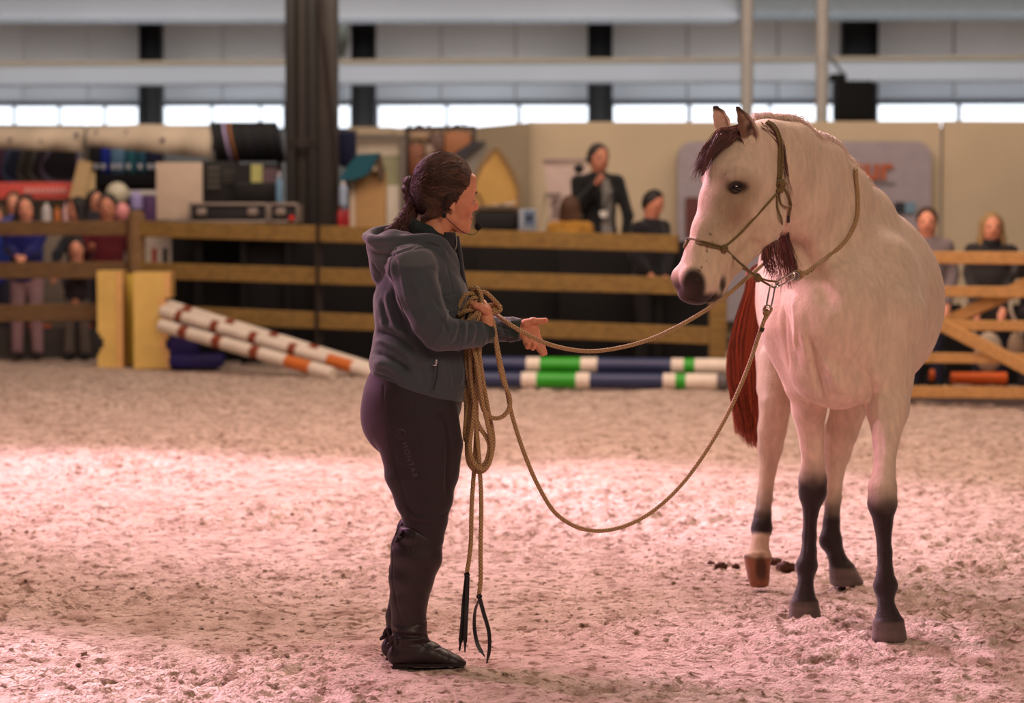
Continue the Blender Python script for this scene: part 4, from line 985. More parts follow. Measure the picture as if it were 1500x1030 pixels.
# ---- boots
boot_m = mat('boot_leather', srgb(36, 26, 28), .46, var=.12, scale=30, bump=.12, bscale=200, spec=.5); sole_m = mat('boot_sole', srgb(34, 27, 27), .8)
def boot(c, dz, name, dx=0):
    """c: depth in px; dz: px shift down the picture for the further foot"""
    F = Field(P(540, 992, c - 34), P(700, 740, c + 110), .0038)
    def q(x, y, d=0):
        if dx and y > 925 and x > 600:      # the further foot points away from the camera
            e = x - 600; return P(600 + dx + e * .5, y + dz - e * .12, c + d + e * .8)
        return P(x + (dx if y > 900 else 0), y + dz, c + d)
    F.chain([(q(618, 775), m_(32), m_(29)), (q(610, 815), m_(37), m_(30)), (q(602, 850), m_(32), m_(27)), (q(599, 880), m_(27), m_(23)), (q(599, 915), m_(25), m_(20)), (q(601, 940), m_(26), m_(20)), (q(602, 957), m_(29), m_(20))], k=.012)
    # top edge: high at the outside back, dipping to the front
    F.cut(q(620, 780), (.50, 0, .87), .006)
    F.ell(q(606, 785), [m_(24), m_(29), m_(16)], k=.012)
    F.cut(q(606, 769), (-.1, 0, 1), .006)
    F.chain([(q(603, 957), m_(17), m_(20)), (q(630, 958), m_(17), m_(20)), (q(652, 964.5), m_(11.5), m_(18.5)), (q(668, 969), m_(8), m_(15)), (q(679, 971.5), m_(4.8), m_(8))], k=.014)
    F.ell(q(582, 960), [m_(15), m_(18), m_(15)], k=.012)
    F.cut(q(600, 976), (0, 0, -1), .003)
    V, Q = F.mesh_arrays(2); Nn = normals_of(V, Q); V = V + Nn * (.0007 * noise3(V * 30))[:, None]
    if c < 0:
        V = press(V, Nn, bvh_of(V, Q), lambda x, y: P(x, y), [([(576, 800), (575, 850), (582, 890), (590, 915)], -.003, .0025), ([(574, 916), (592, 924), (618, 928)], .005, .006), ([(576, 926), (596, 932), (624, 932)], -.005, .004),
            ([(578, 936), (600, 938), (630, 934)], .005, .005), ([(590, 944), (612, 944), (632, 940)], -.003, .004), ([(604, 918), (616, 914), (626, 912)], -.004, .004), ([(655, 950), (659, 958), (660, 968)], -.002, .002),
            ([(604, 955), (604, 966), (606, 974)], -.002, .002), ([(620, 945), (634, 950), (645, 948)], -.003, .003), ([(604, 776), (604, 790), (600, 806), (606, 810), (612, 790), (613, 778)], -.0015, .0018)])
    b = quads(name, V, Q, boot_m, woman)
    mb = MB(); zb = floor_z(q(600, 980).x, WY) ; zt = q(600, 973).z
    out = [(575, -7), (578, -12), (590, -17), (608, -15), (632, -17), (655, -19), (672, -15), (680, -7), (682, 0), (680, 7), (672, 14), (655, 18), (632, 16), (608, 14), (590, 16), (578, 12), (575, 7)]
    n = len(out); yy = lambda x: 975.8 - max(0, x - 655) * .07; top = [q(x, yy(x) - 2.5, d) for x, d in out]; bot = [q(x, yy(x) + 1.6, d) for x, d in out]
    mb.add(top + bot, [(i, (i + 1) % n, n + (i + 1) % n, n + i) for i in range(n)] + [tuple(range(n)), tuple(range(n, 2 * n))[::-1]])
    heel = [(575, -12), (598, -16), (600, 0), (598, 15), (575, 12), (572, 0)]; n = len(heel)
    mb.add([q(x, 976, d) for x, d in heel] + [q(x, 981, d) for x, d in heel], [(i, (i + 1) % n, n + (i + 1) % n, n + i) for i in range(n)] + [tuple(range(n)), tuple(range(n, 2 * n))[::-1]])
    mb.build('sole', sole_m, b)
    mb = MB()   # spur rest tabs at the heel, strap at the top
    for x, y, d, an in ((574, 936, -14, .5), (571, 944, -8, .9), (579, 938, -17, -.3)): mb.ball(q(x, y, d), (m_(3.2), m_(1.8), m_(8)), 12, 8, Matrix.Rotation(an, 3, 'Y'))
    mb.build('heel_strap', boot_m, b)
    mb = MB(); mb.tube(catmull([q(590, 777, -22), q(584, 786, -20), q(580, 794, -16)], 4), m_(3), 6, flat=.5); mb.ball(q(586, 787, -24), m_(2.6), 10, 6); mb.build('top_buckle', boot_m, b)
    return b
boot(-34, 0, 'boot'); boot(34, -11, 'boot', -9)
# ================================================================== ropes and halter
def rope_mat(name, c_hi, c_lo, pitch=.011, turns=4, rough=.65):
    m = bpy.data.materials.new(name); m.use_nodes = True; nt = m.node_tree; N = nt.nodes; L = nt.links; b = N['Principled BSDF']
    uv = N.new('ShaderNodeUVMap'); uv.uv_map = 'UVMap'; sp = N.new('ShaderNodeSeparateXYZ'); L.new(uv.outputs[0], sp.inputs[0])
    def mt(op, a, bb=None):
        n = N.new('ShaderNodeMath'); n.operation = op
        for i, v in enumerate((a, bb)):
            if v is None: continue
            if isinstance(v, (int, float)): n.inputs[i].default_value = v
            else: L.new(v, n.inputs[i])
        return n.outputs[0]
    u = mt('MULTIPLY', sp.outputs[0], 2 * math.pi / pitch); v = mt('MULTIPLY', sp.outputs[1], 2 * math.pi * turns)
    a = mt('SINE', mt('ADD', u, v)); c = mt('SINE', mt('SUBTRACT', u, v)); h = mt('MAXIMUM', a, c)
    h2 = mt('ADD', mt('MULTIPLY', h, .5), .5)
    mx = N.new('ShaderNodeMix'); mx.data_type = 'RGBA'; L.new(h2, mx.inputs['Factor']); mx.inputs['A'].default_value = (*c_lo, 1); mx.inputs['B'].default_value = (*c_hi, 1)
    L.new(mx.outputs['Result'], b.inputs['Base Color']); b.inputs['Roughness'].default_value = rough
    bp = N.new('ShaderNodeBump'); bp.inputs['Strength'].default_value = .9; bp.inputs['Distance'].default_value = .002; L.new(h2, bp.inputs['Height']); L.new(bp.outputs[0], b.inputs['Normal'])
    b.inputs['Sheen Weight'].default_value = .2
    return m
ROPE = rope_mat('braided_rope', srgb(196, 158, 108), srgb(104, 74, 40))
HALT = rope_mat('halter_cord', srgb(136, 110, 58), srgb(70, 54, 26), pitch=.007, turns=3)
STEEL = mat('clip_steel', (.72, .70, .68), .22, metal=1)
LEATH = mat('strap_leather', srgb(24, 20, 22), .35, bump=.2, bscale=300)
def rope_mesh(name, lines, matl, parent=None, seg=14, step=.008):
    """lines: (points, radius); smooth tubes with length along u"""
    vs, fs, uvs = [], [], []
    for pts, r in lines:
        c = catmull(pts, 14); o = [c[0]]
        for p in c[1:]:
            if (p - o[-1]).length >= step * .6: o.append(p)
        n = len(o); t = [(o[min(i + 1, n - 1)] - o[max(i - 1, 0)]).normalized() for i in range(n)]
        a = t[0].orthogonal().normalized(); u = 0; b0 = len(vs)
        for i in range(n):
            a = (a - t[i] * a.dot(t[i])).normalized(); b = t[i].cross(a)
            if i: u += (o[i] - o[i - 1]).length
            for k in range(seg + 1):
                an = 2 * math.pi * k / seg; vs.append(o[i] + (a * math.cos(an) + b * math.sin(an)) * r); uvs.append((u, k / seg))
        S = seg + 1
        fs += [(b0 + i * S + k, b0 + i * S + k + 1, b0 + (i + 1) * S + k + 1, b0 + (i + 1) * S + k) for i in range(n - 1) for k in range(seg)]
        fs += [tuple(b0 + k for k in range(seg))[::-1], tuple(b0 + (n - 1) * S + k for k in range(seg))]
    me = bpy.data.meshes.new(name); me.from_pydata([tuple(v) for v in vs], [], fs); me.update()
    ul = me.uv_layers.new(name='UVMap'); li = np.zeros(len(me.loops), np.int32); me.loops.foreach_get('vertex_index', li)
    ul.data.foreach_set('uv', np.array(uvs, np.float32)[li].ravel())
    return link_mesh(name, me, matl, parent)
def strand_y(pts):   # points given as (px, py, metres of depth)
    return [W(x, y, Y) for x, y, Y in pts]
RR = .0072
# --- halter
halter = thing('rope_halter', 'olive knotted rope halter on the head of the pale horse', 'halter', on_horse(1090, 330, .004, 8.4))
def drape(pts, off): return [on_horse(x, y, off, 8.45) for x, y in pts]
hl = []
hl.append((drape([(1121, 181), (1130, 186), (1137, 198), (1140, 220), (1139, 245), (1138, 262)], .005), .0048))
hl.append((drape([(1124, 179), (1135, 187), (1142, 205), (1144, 230), (1142, 262)], .005), .0048))
rope_mesh('crown_cord', hl, HALT, halter)
rope_mesh('cheek_cord', [(drape([(1136, 284), (1120, 302), (1100, 324), (1080, 345), (1060, 362)], .004), .0040), (drape([(1137, 286), (1138, 305), (1144, 325), (1144, 345), (1139, 354)], .004), .0035)], HALT, halter)
nose = [(1062, 363), (1045, 358), (1025, 353), (1008, 349)]
n1 = drape(nose, .004) + [snap(H(1003, 347, -.02), .004), snap(H(1006, 349, -.06), .004), snap(H(1040, 357, -.085), .004), snap(H(1075, 368, -.08), .004)]
n2 = drape([(x, y + 4) for x, y in nose], .004) + [snap(H(1002, 351, -.02), .004), snap(H(1005, 353, -.06), .004), snap(H(1040, 361, -.085), .004), snap(H(1075, 372, -.08), .004)]
rope_mesh('nose_band', [(n1, .0038), (n2, .0038)], HALT, halter)
KY = 8.385
rope_mesh('chin_cord', [(drape([(1061, 363), (1074, 377)], .005) + strand_y([(1090, 390.5, KY + .01), (1104, 402, KY), (1112, 408, KY)]), .0042), ([H(1078, 372, -.07), H(1096, 386, -.05), *strand_y([(1108, 404, KY + .01), (1114, 409, KY)])], .0042)], HALT, halter)
rope_mesh('chin_loop', [(strand_y([(1112, 407, KY), (1124, 411, KY - .01), (1138, 413, KY), (1139, 417, KY + .01), (1134, 421, KY + .01), (1122, 415, KY + .01), (1112, 409, KY + .01)]), .0036)], HALT, halter)
def knot(c, r, name, parent, matl=None, seed=1):
    R = random.Random(seed); ls = []
    for k in range(4):
        q = Quaternion((R.uniform(-1, 1), R.uniform(-1, 1), R.uniform(-1, 1)), R.uniform(0, 3)).to_matrix()
        ls.append(([c + q @ Vector((math.cos(a) * r, math.sin(a) * r, .25 * r * math.sin(2 * a))) for a in [2 * math.pi * j / 9 for j in range(10)]], r * .42))
    return rope_mesh(name, ls, matl or HALT, parent)
knot(on_horse(1060, 364, .005, 8.4), .010, 'nose_knot', halter, seed=3)
knot(W(1110, 407, KY), .011, 'chin_knot', halter, seed=5)
kc = on_horse(1140, 270, .010, 8.4)
knot(kc, .013, 'cheek_knot', halter, seed=8); knot(kc + Vector((-.004, 0, -.022)), .010, 'cheek_knot', halter, seed=9)
rope_mesh('tie_end', [(drape([(1143, 272), (1152, 284), (1157, 298), (1156, 312), (1155, 322)], .006), .0040), (drape([(1139, 282), (1142, 298), (1150, 304), (1156, 300), (1154, 290)], .006), .0028)], HALT, halter)
mb = MB(); mb.tube(drape([(1155, 315), (1155, 324)], .007), .0052, 10); mb.build('cord_end_cap', black, halter)

# --- carabiners
def carabiner(name, p0, p1, label):
    d = (p1 - p0); L = d.length; d.normalize(); s = d.cross(Vector((0, 1, 0))).normalized()
    t = setp(empty(name, (p0 + p1) / 2), label, 'snap clip', 'steel snap clips under the horse chin'); w = .0085
    pts = []
    for k in range(25):
        a = 2 * math.pi * k / 24; c, sn = math.cos(a), math.sin(a)
        pts.append((p0 + p1) / 2 + d * (L / 2 - w) * (1 if c > 0 else -1) * min(1, abs(c) * 3) + d * c * w + s * sn * w)
    mb = MB(); mb.tube(pts, .0029, 8, cap=False); mb.build('frame', STEEL, t)
    mb = MB(); mb.tube([p0 + s * w * 1.0 + d * L * .3, p0 + s * w * 1.0 + d * L * .7], .0026, 8); mb.build('gate', STEEL, t)
    return t
carabiner('carabiner', W(1132, 418, KY - .01), W(1126, 450, KY - .01), 'steel snap clip hanging down from the halter loop')
carabiner('carabiner', W(1137, 418, KY), W(1164, 402, KY - .01), 'steel snap clip pointing to the neck rope')
mb = MB(); c = W(1165, 404, KY)
mb.tube([c + Vector((math.cos(a) * .013, .004 * math.sin(a), math.sin(a) * .013)) for a in [2 * math.pi * k / 20 for k in range(21)]], .0025, 8, cap=False)
setp(mb.build('ring', STEEL), 'small round steel ring joining clip and neck rope', 'ring')

# --- line A : hand -> past the jaw -> behind the neck -> over the crest -> down to the ring
lineA = thing('lead_rope', 'tan braided rope from the hand, up over the horse neck', 'rope', W(900, 510, 8.2))
HX = 8.12
A1 = strand_y([(712, 452, HX), (724, 458, HX + .0), (745, 474, 8.03), (772, 490, 8.04), (800, 503, 8.06), (835, 512, 8.10), (870, 514.5, 8.14), (910, 509, 8.18), (950, 498, 8.23), (990, 480, 8.28), (1030, 457, 8.34), (1062, 435, 8.40), (1090, 411, 8.48), (1112, 392, 8.56), (1128, 376, 8.66), (1142, 356, 8.78)])
crest_pt = snap(W(1250, 236, 9.05), .008)
A2 = [A1[-1], W(1165, 320, 9.05), W(1200, 268, 9.22), W(1230, 240, 9.24), crest_pt + Vector((-.015, .02, .012)), crest_pt + Vector((.01, -.02, .004))]
nk = [on_horse(x, y, .011, 8.9) for x, y in ((1250, 250), (1251, 266), (1253, 290), (1252, 318), (1244, 340), (1230, 360), (1212, 376))]
A3 = nk + strand_y([(1198, 386.5, 8.47), (1184, 397, 8.42), (1172, 404, 8.40)])
rope_mesh('line', [(A1 + A2[1:] + A3, .0068)], ROPE, lineA)
rope_mesh('eye_splice', [(strand_y([(1180, 399, 8.43), (1171, 408, 8.41), (1163, 409, 8.41), (1162, 400, 8.41), (1170, 398, 8.42), (1180, 400, 8.43)]), .0052)], ROPE, lineA)
mb = MB(); mb.tube([W(1186, 397, 8.435), W(1192, 391, 8.44)], .0078, 12); mb.build('whipping_band', plain(48, 44, 24), lineA)
mb = MB(); mb.tube([W(1180, 400, 8.43), W(1183, 398.5, 8.435)], .0078, 12); mb.build('whipping_band', plain(48, 44, 24), lineA)
# --- line B : hand -> long sag -> clip below the chin
lineB = thing('lead_rope', 'long tan braided rope sagging in a deep curve to the chin clip', 'rope', W(880, 777, 8.2))
B1 = strand_y([(712, 455, HX), (722, 470, 8.10), (727, 500, 8.08), (734, 535, 8.06), (741, 565, 8.05), (748, 600, 8.04), (757, 632, 8.04), (772, 675, 8.03), (790, 715, 8.05), (812, 750, 8.08), (840, 770, 8.12), (870, 777.5, 8.16), (900, 775, 8.2), (935, 762, 8.24), (970, 738, 8.28), (1005, 702, 8.32), (1040, 652, 8.35), (1070, 598, 8.38), (1095, 540, 8.40), (1112, 490, 8.41), (1122, 462, 8.41)])
rope_mesh('line', [(B1, .0068)], ROPE, lineB)
rope_mesh('eye_splice', [(strand_y([(1122, 466, 8.41), (1119, 455, 8.41), (1123, 448, 8.41), (1130, 452, 8.41), (1126, 460, 8.41), (1121, 468, 8.41)]), .005)], ROPE, lineB)
knot(W(1122, 457, 8.405), .008, 'splice_knot', lineB, ROPE, 4)
mb = MB(); mb.tube([W(1117, 480, 8.41), W(1114.5, 486, 8.41)], .0080, 12); mb.build('whipping_band', plain(48, 44, 24), lineB)

# --- coils held in the near hand
coil = thing('rope_coil', 'bundle of tan braided rope coils held against the jacket', 'rope', W(700, 560, 8.05))
D0 = 8.045     # depth of the front of the bundle
def cp(lst): return [W(x, y, D0 + d) for x, y, d in lst]
L_ = []
# left arches of the bundle
L_.append(cp([(672, 500, .03), (669, 478, .02), (671, 452, .01), (680, 434, 0), (690, 430, 0), (699, 434, .01), (703, 446, .03), (700, 468, .05), (694, 500, .06), (688, 560, .05), (682, 620, .04), (681, 640, .04), (684, 645, .05), (688, 620, .06), (690, 560, .07), (692, 500, .07)]))
L_.append(cp([(678, 500, .02), (676, 478, .01), (679, 456, 0), (688, 441, -.01), (697, 436, -.01), (705, 444, .01), (704, 466, .03), (699, 510, .04), (694, 560, .04), (688, 620, .03), (684, 650, .03), (686, 676, .03), (696, 690, .03), (708, 690, .03), (717, 678, .03), (722, 656, .02), (722, 636, .02), (715, 600, .01), (708, 560, .0), (702, 520, .0), (696, 492, .01)]))
L_.append(cp([(686, 500, .01), (685, 478, -.005), (690, 460, -.015), (698, 448, -.02), (706, 450, -.01), (706, 470, .02), (702, 520, .02), (697, 570, .01), (692, 620, .01), (688, 655, .0), (694, 678, -.005), (706, 688, -.01), (716, 680, -.005), (720, 655, .0), (714, 620, -.01), (706, 585, -.02), (700, 540, -.02), (694, 510, -.01), (690, 490, -.01)]))
# front diagonal turns
L_.append(cp([(671, 462, -.01), (682, 456, -.025), (694, 453, -.03), (704, 450, -.025), (712, 456, .0), (714, 470, .04)]))
L_.append(cp([(676, 478, -.01), (686, 470, -.03), (697, 460, -.035), (704, 450, -.03), (708, 444, -.01)]))
L_.append(cp([(694, 490, -.015), (698, 474, -.03), (703, 458, -.035), (706, 446, -.02), (704, 430, -.015), (699, 422, -.01), (693, 424, .0), (692, 434, .02), (695, 450, .04)]))
L_.append(cp([(696, 424, .01), (702, 428, .0), (704, 440, -.01), (706, 452, -.01), (712, 458, .01)]))
L_.append(cp([(704, 428, .03), (712, 429, .02), (722, 438, .02), (731, 448, .02), (733, 454, .02), (728, 457, .02), (718, 458, .02), (708, 456, .02)]))
L_.append(cp([(708, 448, .04), (720, 447, .035), (730, 447, .03), (732, 451, .03), (722, 454, .03), (710, 458, .04)]))
# long hanging turns below the forearm
L_.append(cp([(682, 500, .04), (684, 540, .03), (692, 580, .02), (700, 620, .01), (712, 640, .01), (717, 655, .01), (712, 676, .01), (702, 684, .02), (692, 676, .03), (688, 650, .04), (692, 600, .05), (698, 540, .06), (700, 500, .06)]))
L_.append(cp([(688, 500, .02), (690, 550, .01), (696, 600, .01), (700, 650, .01), (703, 690, .01), (705, 740, .01), (704, 800, .01), (704, 850, .01), (702, 870, .01)]))
L_.append(cp([(696, 500, .03), (697, 560, .03), (698, 620, .03), (695, 680, .03), (691, 740, .03), (690, 790, .03), (687, 820, .03), (684, 838, .03)]))
# extra small loop to the right, hanging down to 612
L_.append(cp([(719, 462, -.01), (724, 480, -.02), (729, 520, -.02), (736, 555, -.02), (746, 580, -.02), (746, 597, -.02), (738, 609, -.02), (726, 613, -.015), (714, 608, -.01), (706, 594, -.01), (700, 560, .0), (697, 520, .01), (698, 490, .02)]))
L_.append(cp([(668, 490, .04), (672, 520, .05), (680, 560, .05), (683, 600, .05), (681, 636, .05)]))
for i, l in enumerate(L_): rope_mesh('coil_turn', [(l, .0070 if i not in (3, 4, 5) else .0072)], ROPE, coil)
# poppers
def strip(name, pts, w, nrm, parent):
    pts = catmull(pts, 6); n = len(pts); v = []; f = []
    for i, p in enumerate(pts):
        t = (pts[min(i + 1, n - 1)] - pts[max(i - 1, 0)]).normalized(); s = t.cross(nrm(i / (n - 1))).normalized(); k = nrm(i / (n - 1)).normalized() * .0012
        ww = w * (1 if i < n - 3 else .6 + .4 * (n - 1 - i) / 3 - .3)
        v += [p - s * ww - k, p + s * ww - k, p + s * ww + k, p - s * ww + k]
    for i in range(n - 1):
        for a in range(4): f.append((i * 4 + a, i * 4 + (a + 1) % 4, (i + 1) * 4 + (a + 1) % 4, (i + 1) * 4 + a))
    f += [(0, 3, 2, 1), tuple((n - 1) * 4 + a for a in range(4))]
    me = bpy.data.meshes.new(name); me.from_pydata([tuple(q) for q in v], [], f); me.update(); return link_mesh(name, me, LEATH, parent, smooth=False)
FR = lambda t: Vector((.25, -1, 0))
knot(W(684, 842, D0 + .03), .007, 'popper_knot', coil, LEATH, 2); knot(W(702, 874, D0 + .01), .007, 'popper_knot', coil, LEATH, 6)
strip('leather_popper', [W(684, 845, D0 + .03), W(680, 880, D0 + .03), W(677, 920, D0 + .02), W(673, 954, D0 + .02)], .0075, FR, coil)
strip('leather_popper', [W(685, 845, D0 + .025), W(684, 880, D0 + .02), W(682, 920, D0 + .01), W(681, 956, D0 + .01)], .0065, lambda t: Vector((.1, -1, 0)), coil)
strip('leather_popper', [W(702, 878, D0 + .01), W(696, 895, D0 + .01), W(695, 920, D0 + .01), W(700, 945, D0 + .0), (W(710, 962, D0 - .01))], .0065, lambda t: Vector((1 - t * .8, -.4 - t * .6, 0)), coil)
strip('leather_popper', [W(703, 878, D0), W(709, 900, D0), W(716, 925, D0), W(717, 950, D0 - .01), W(713, 972, D0 - .02)], .0065, lambda t: Vector((.3 + .5 * t, -1 + .3 * t, 0)), coil)
# ================================================================== arena surroundings
def pbox(name, x0, x1, y0, y1, Y, depth, matl, parent=None, bev=.01, rz=0.0):
    """a box whose front face fills the picture rectangle at distance Y"""
    a = W(x0, y1, Y); b = W(x1, y0, Y)
    m = MB(); m.box(((a.x + b.x) / 2, Y + depth / 2, (a.z + b.z) / 2), (abs(b.x - a.x), depth, abs(b.z - a.z)), bev=bev, rz=rz)
    return m.build(name, matl, parent, smooth=bev > 0)
WOODL = mat('fence_wood', srgb(134, 106, 54), .8, var=.22, scale=3, detail=5, bump=.3, bscale=30, stretch=(1, 8, 8))
WOODR = mat('pine_wood', srgb(186, 142, 84), .75, var=.16, scale=3, detail=5, bump=.3, bscale=30, stretch=(1, 8, 8))
WOODD = mat('brown_wood', srgb(122, 94, 62), .85, var=.22, scale=3, detail=5, bump=.3, bscale=30, stretch=(1, 8, 8))
def rail(name, p0, p1, h_px, matl, parent, th=.05):
    a = W(*p0); b = W(*p1); m = MB(); m.beam(a, b, th, M(h_px, (p0[2] + p1[2]) / 2)); return m.build(name, matl, parent)
# left fence
f1 = thing('fence', 'brown wooden post and rail fence at the far left, children leaning on it', 'fence', (-4.0, 24.4, 0))
for y, h in ((334, 21), (395.5, 24)): rail('rail', (-70, y + 1, 24.8), (186, y, 24.3), h, WOODD, f1)
rail('rail', (-70, 460, 24.8), (142, 457, 24.4), 25, WOODD, f1)
pt = W(199.5, 308, 24.25)
for x in (199.5, -45):
    q = W(x, 308, 24.25 if x > 0 else 24.6); m = MB(); m.lathe((q.x, q.y, 0), [(.085, -.05), (.085, q.z - .06), (.07, q.z - .015), (.03, q.z)], 16); m.build('post', WOODD, f1)
# middle fence
f2 = thing('fence', 'weathered wooden rail fence with three rails before black panels', 'fence', (-.5, 22.6, 0))
FY = lambda x: 24.2 + (x - 205) * (21.6 - 24.2) / 835
for ya, yb, h, xe in ((335, 357, 24, 993), (396, 420, 24, 1042), (458, 492, 24, 1042)):
    rail('rail', (205, ya, FY(205)), (466, ya + (yb - ya) * .34, FY(466)), h, WOODL, f2)
    rail('rail', (466, ya + (yb - ya) * .34, FY(466)), (xe, yb, FY(xe)), h + .5, WOODL, f2)
q = W(1052, 400, 21.6); m = MB(); m.box((q.x, 21.62, .58), (.145, .14, 1.2), bev=.015); m.build('post', WOODL, f2)
q = W(466, 400, FY(466)); m = MB(); m.box((q.x, FY(466) + .09, .6), (.07, .08, 1.2), bev=.01); m.build('post', plain(44, 38, 34), f2)
# right fence with crossed braces
f3 = thing('fence', 'pine fence on the right with four rails and crossed braces', 'fence', (3.3, 18.9, 0))
RY = lambda x: 19.6 - (x - 1300) * .0045
for y, h in ((377, 18), (426.5, 16), (476, 15), (524, 15), (574, 17)): rail('rail', (1150, y - 2, RY(1150)), (1560, y + 2, RY(1560)), h, WOODR, f3)
rail('brace', (1330, 500, RY(1330) + .06), (1520, 409, RY(1520) + .06), 19, WOODR, f3); rail('brace', (1330, 450, RY(1330) - .06), (1560, 568, RY(1560) - .06), 19, WOODR, f3)
for x in (1180, 1545):
    q = W(x, 400, RY(x)); m = MB(); m.box((q.x, RY(x) + .08, .58), (.11, .1, 1.2), bev=.012); m.build('post', WOODR, f3)
# kerb boards behind the fences
m = MB(); a = W(-80, 500, 25.1); b = W(205, 500, 24.9); m.beam((a.x, 25.3, .13), (b.x, 25.1, .13), .04, .36); k = m.build('kerb_board', plain(86, 82, 80)); setp(k, 'dark grey kerb board at the foot of the left fence', 'board')
m = MB(); a = W(1150, 590, 20.2); b = W(1600, 590, 18.55); m.beam((a.x, 20.45, .03), (b.x, 18.75, .03), .05, .12); k = m.build('kerb_board', plain(112, 104, 98)); setp(k, 'pale grey low kerb board below the right pine fence', 'board')
# black panels
BLK = mat('black_cloth', srgb(15, 14, 15), .95, var=.2, scale=3)
stage = thing('stage_skirt', 'black cloth panels hanging behind the middle fence', 'panel', (-.5, 23.6, 0))
xs_ = [252, 356, 466, 580, 700, 820, 935, 1038]
for x0, x1 in zip(xs_[:-1], xs_[1:]):
    Yp = FY((x0 + x1) / 2) + .95; a = W(x0, 350, Yp); b = W(x1, 350, Yp); zt = W((x0 + x1) / 2, 337 + (x0 - 252) * .024, Yp).z
    m = MB(); m.box(((a.x + b.x) / 2, Yp, zt / 2), (b.x - a.x + .004, .04, zt), bev=.008); m.build('panel', BLK, stage)
m = MB(); x_ = lambda px, Y: (px - CX) * Y / FPX
pl = [(x_(535, FY(535) + 1.1), FY(535) + 1.1), (x_(1030, FY(1030) + 1.1), FY(1030) + 1.1), (x_(1030, FY(1030) + 3.2), FY(1030) + 3.2), (x_(535, FY(535) + 3.2), FY(535) + 3.2)]
m.add([(a, b, z) for z in (0, .30) for a, b in pl], [(0, 1, 5, 4), (1, 2, 6, 5), (2, 3, 7, 6), (3, 0, 4, 7), (4, 5, 6, 7), (3, 2, 1, 0)]); setp(m.build('stage_platform', BLK, smooth=False), 'low black platform behind the black panels', 'platform')
bd = thing('notice_board', 'white board with a red mark behind the left fence post', 'board', W(231, 400, 24.95))
pbox('board', 211, 251, 346, 440, 24.95, .03, plain(196, 186, 170), bd, .004); pbox('red_mark', 223, 229, 364, 388, 24.935, .012, plain(170, 40, 40), bd, 0)
m = MB(); a = W(228, 500, 24.9); m.box((a.x, 25.05, .35), (.05, .05, .7)); m.build('leg', plain(90, 86, 80), bd)
# ---- jumping blocks
YB = mat('yellow_plastic', srgb(222, 188, 104), .55, var=.08, scale=4); YB2 = mat('yellow_plastic_shade', srgb(206, 176, 60), .55)
def block(x0, x1, ytop, Y, label, side):
    t = thing('jump_block', label, 'jump block', W((x0 + x1) / 2, 530, Y), group='yellow jump blocks')
    Hh = W(x0, ytop, Y).z; X = lambda x: (x - CX) * Y / FPX
    rows = [(0, .14, 0, 0), (.14, .20, 4, 3), (.20, .31, 9, 8), (.31, .36, 4, 3), (.36, .56, 0, 0), (.56, .74, 0, 8 if side > 0 else 0), (.74, .88, 0, 0 if side > 0 else 3), (.88, 1.0, 0, 0)]
    m = MB()
    for za, zb, il, ir in rows: m.box(((X(x0 + il * (side < 0)) + X(x1 - ir * 1.2 * (side > 0))) / 2, Y + .17, (za + zb) / 2 * Hh), (X(x1 - ir * 1.2 * (side > 0)) - X(x0 + il * (side < 0)), .34, (zb - za) * Hh + .001))
    m.build('block_face', YB, t, smooth=False)
    m = MB()
    for za, zb, il, ir in rows:
        xe = x1 - ir * (side > 0) + (0 if side > 0 else 2); m.box((X(xe - 4), Y + .14, (za + zb) / 2 * Hh), (X(xe) - X(xe - 9), .30, (zb - za) * Hh))
    m.build('block_edge', plain(226, 178, 112, .5), t, smooth=False)
    return t
block(142, 177, 397, 23.75, 'left pale yellow plastic jump block with notched sides', -1)
block(195, 249, 399, 23.6, 'right pale yellow plastic jump block with notched sides', 1)
m = MB(); q = W(187, 470, 23.95); m.box((q.x, 24.2, .43), (.12, .1, .86), bev=.02); setp(m.build('jump_block', YB2), 'deeper yellow plastic panel between the two jump blocks', 'jump block')
# blue base under the leaning poles
t = setp(None or MB().box((W(262, 500, 23.7).x, 23.8, .22), (.34, .3, .42), bev=.06).box((W(285, 530, 23.5).x, 23.7, .07), (.5, .3, .13), bev=.04).build('pole_rest', plain(36, 28, 104, .5)), 'dark blue plastic pole rest beside the right yellow block', 'pole rest')
# ---- poles
def pole(name, p0, p1, r, segs, label, group):
    """segs: (t, colour) boundaries along the pole"""
    t_ = thing(name, label, 'jump pole', (p0 + p1) / 2, group=group); d = p1 - p0
    last = 0
    for tt, c in segs:
        m = MB(); m.tube([p0 + d * last, p0 + d * tt], r, 20); m.build('band', c, t_); last = tt
    return t_
WH = plain(226, 214, 198, .5); BRN = plain(136, 62, 36, .5); ORG = plain(204, 110, 44, .5); NV = plain(44, 54, 92, .45); GRN = plain(42, 160, 28, .45); GRY = plain(96, 92, 92, .7)
Yc = 22.9
def gp(x, y, Y): return W(x, y, Y)
pr = .058
pole('jump_pole', gp(238, 456, 23.5), gp(556, 549, 22.35), pr, [(.075, WH), (.105, BRN), (.24, WH), (.275, BRN), (.42, WH), (.455, BRN), (.60, WH), (.635, BRN), (.775, WH), (.885, ORG), (1, WH)], 'upper white leaning pole with brown bands and an orange band', 'white and brown poles leaning down')
pole('jump_pole', gp(236, 477, 23.3), gp(488, 548, 22.3), pr, [(.12, WH), (.17, BRN), (.32, WH), (.37, BRN), (.54, WH), (.59, BRN), (.74, WH), (.88, ORG), (1, WH)], 'lower white leaning pole with brown bands, nearest the ground', 'white and brown poles leaning down')
pole('jump_pole', gp(240, 446, 23.7), gp(560, 545, 22.5), pr * .96, [(.10, WH), (.14, BRN), (.30, WH), (.34, BRN), (.50, WH), (.54, BRN), (.68, WH), (.72, BRN), (1, WH)], 'rearmost white leaning pole with brown bands, half hidden', 'white and brown poles leaning down')
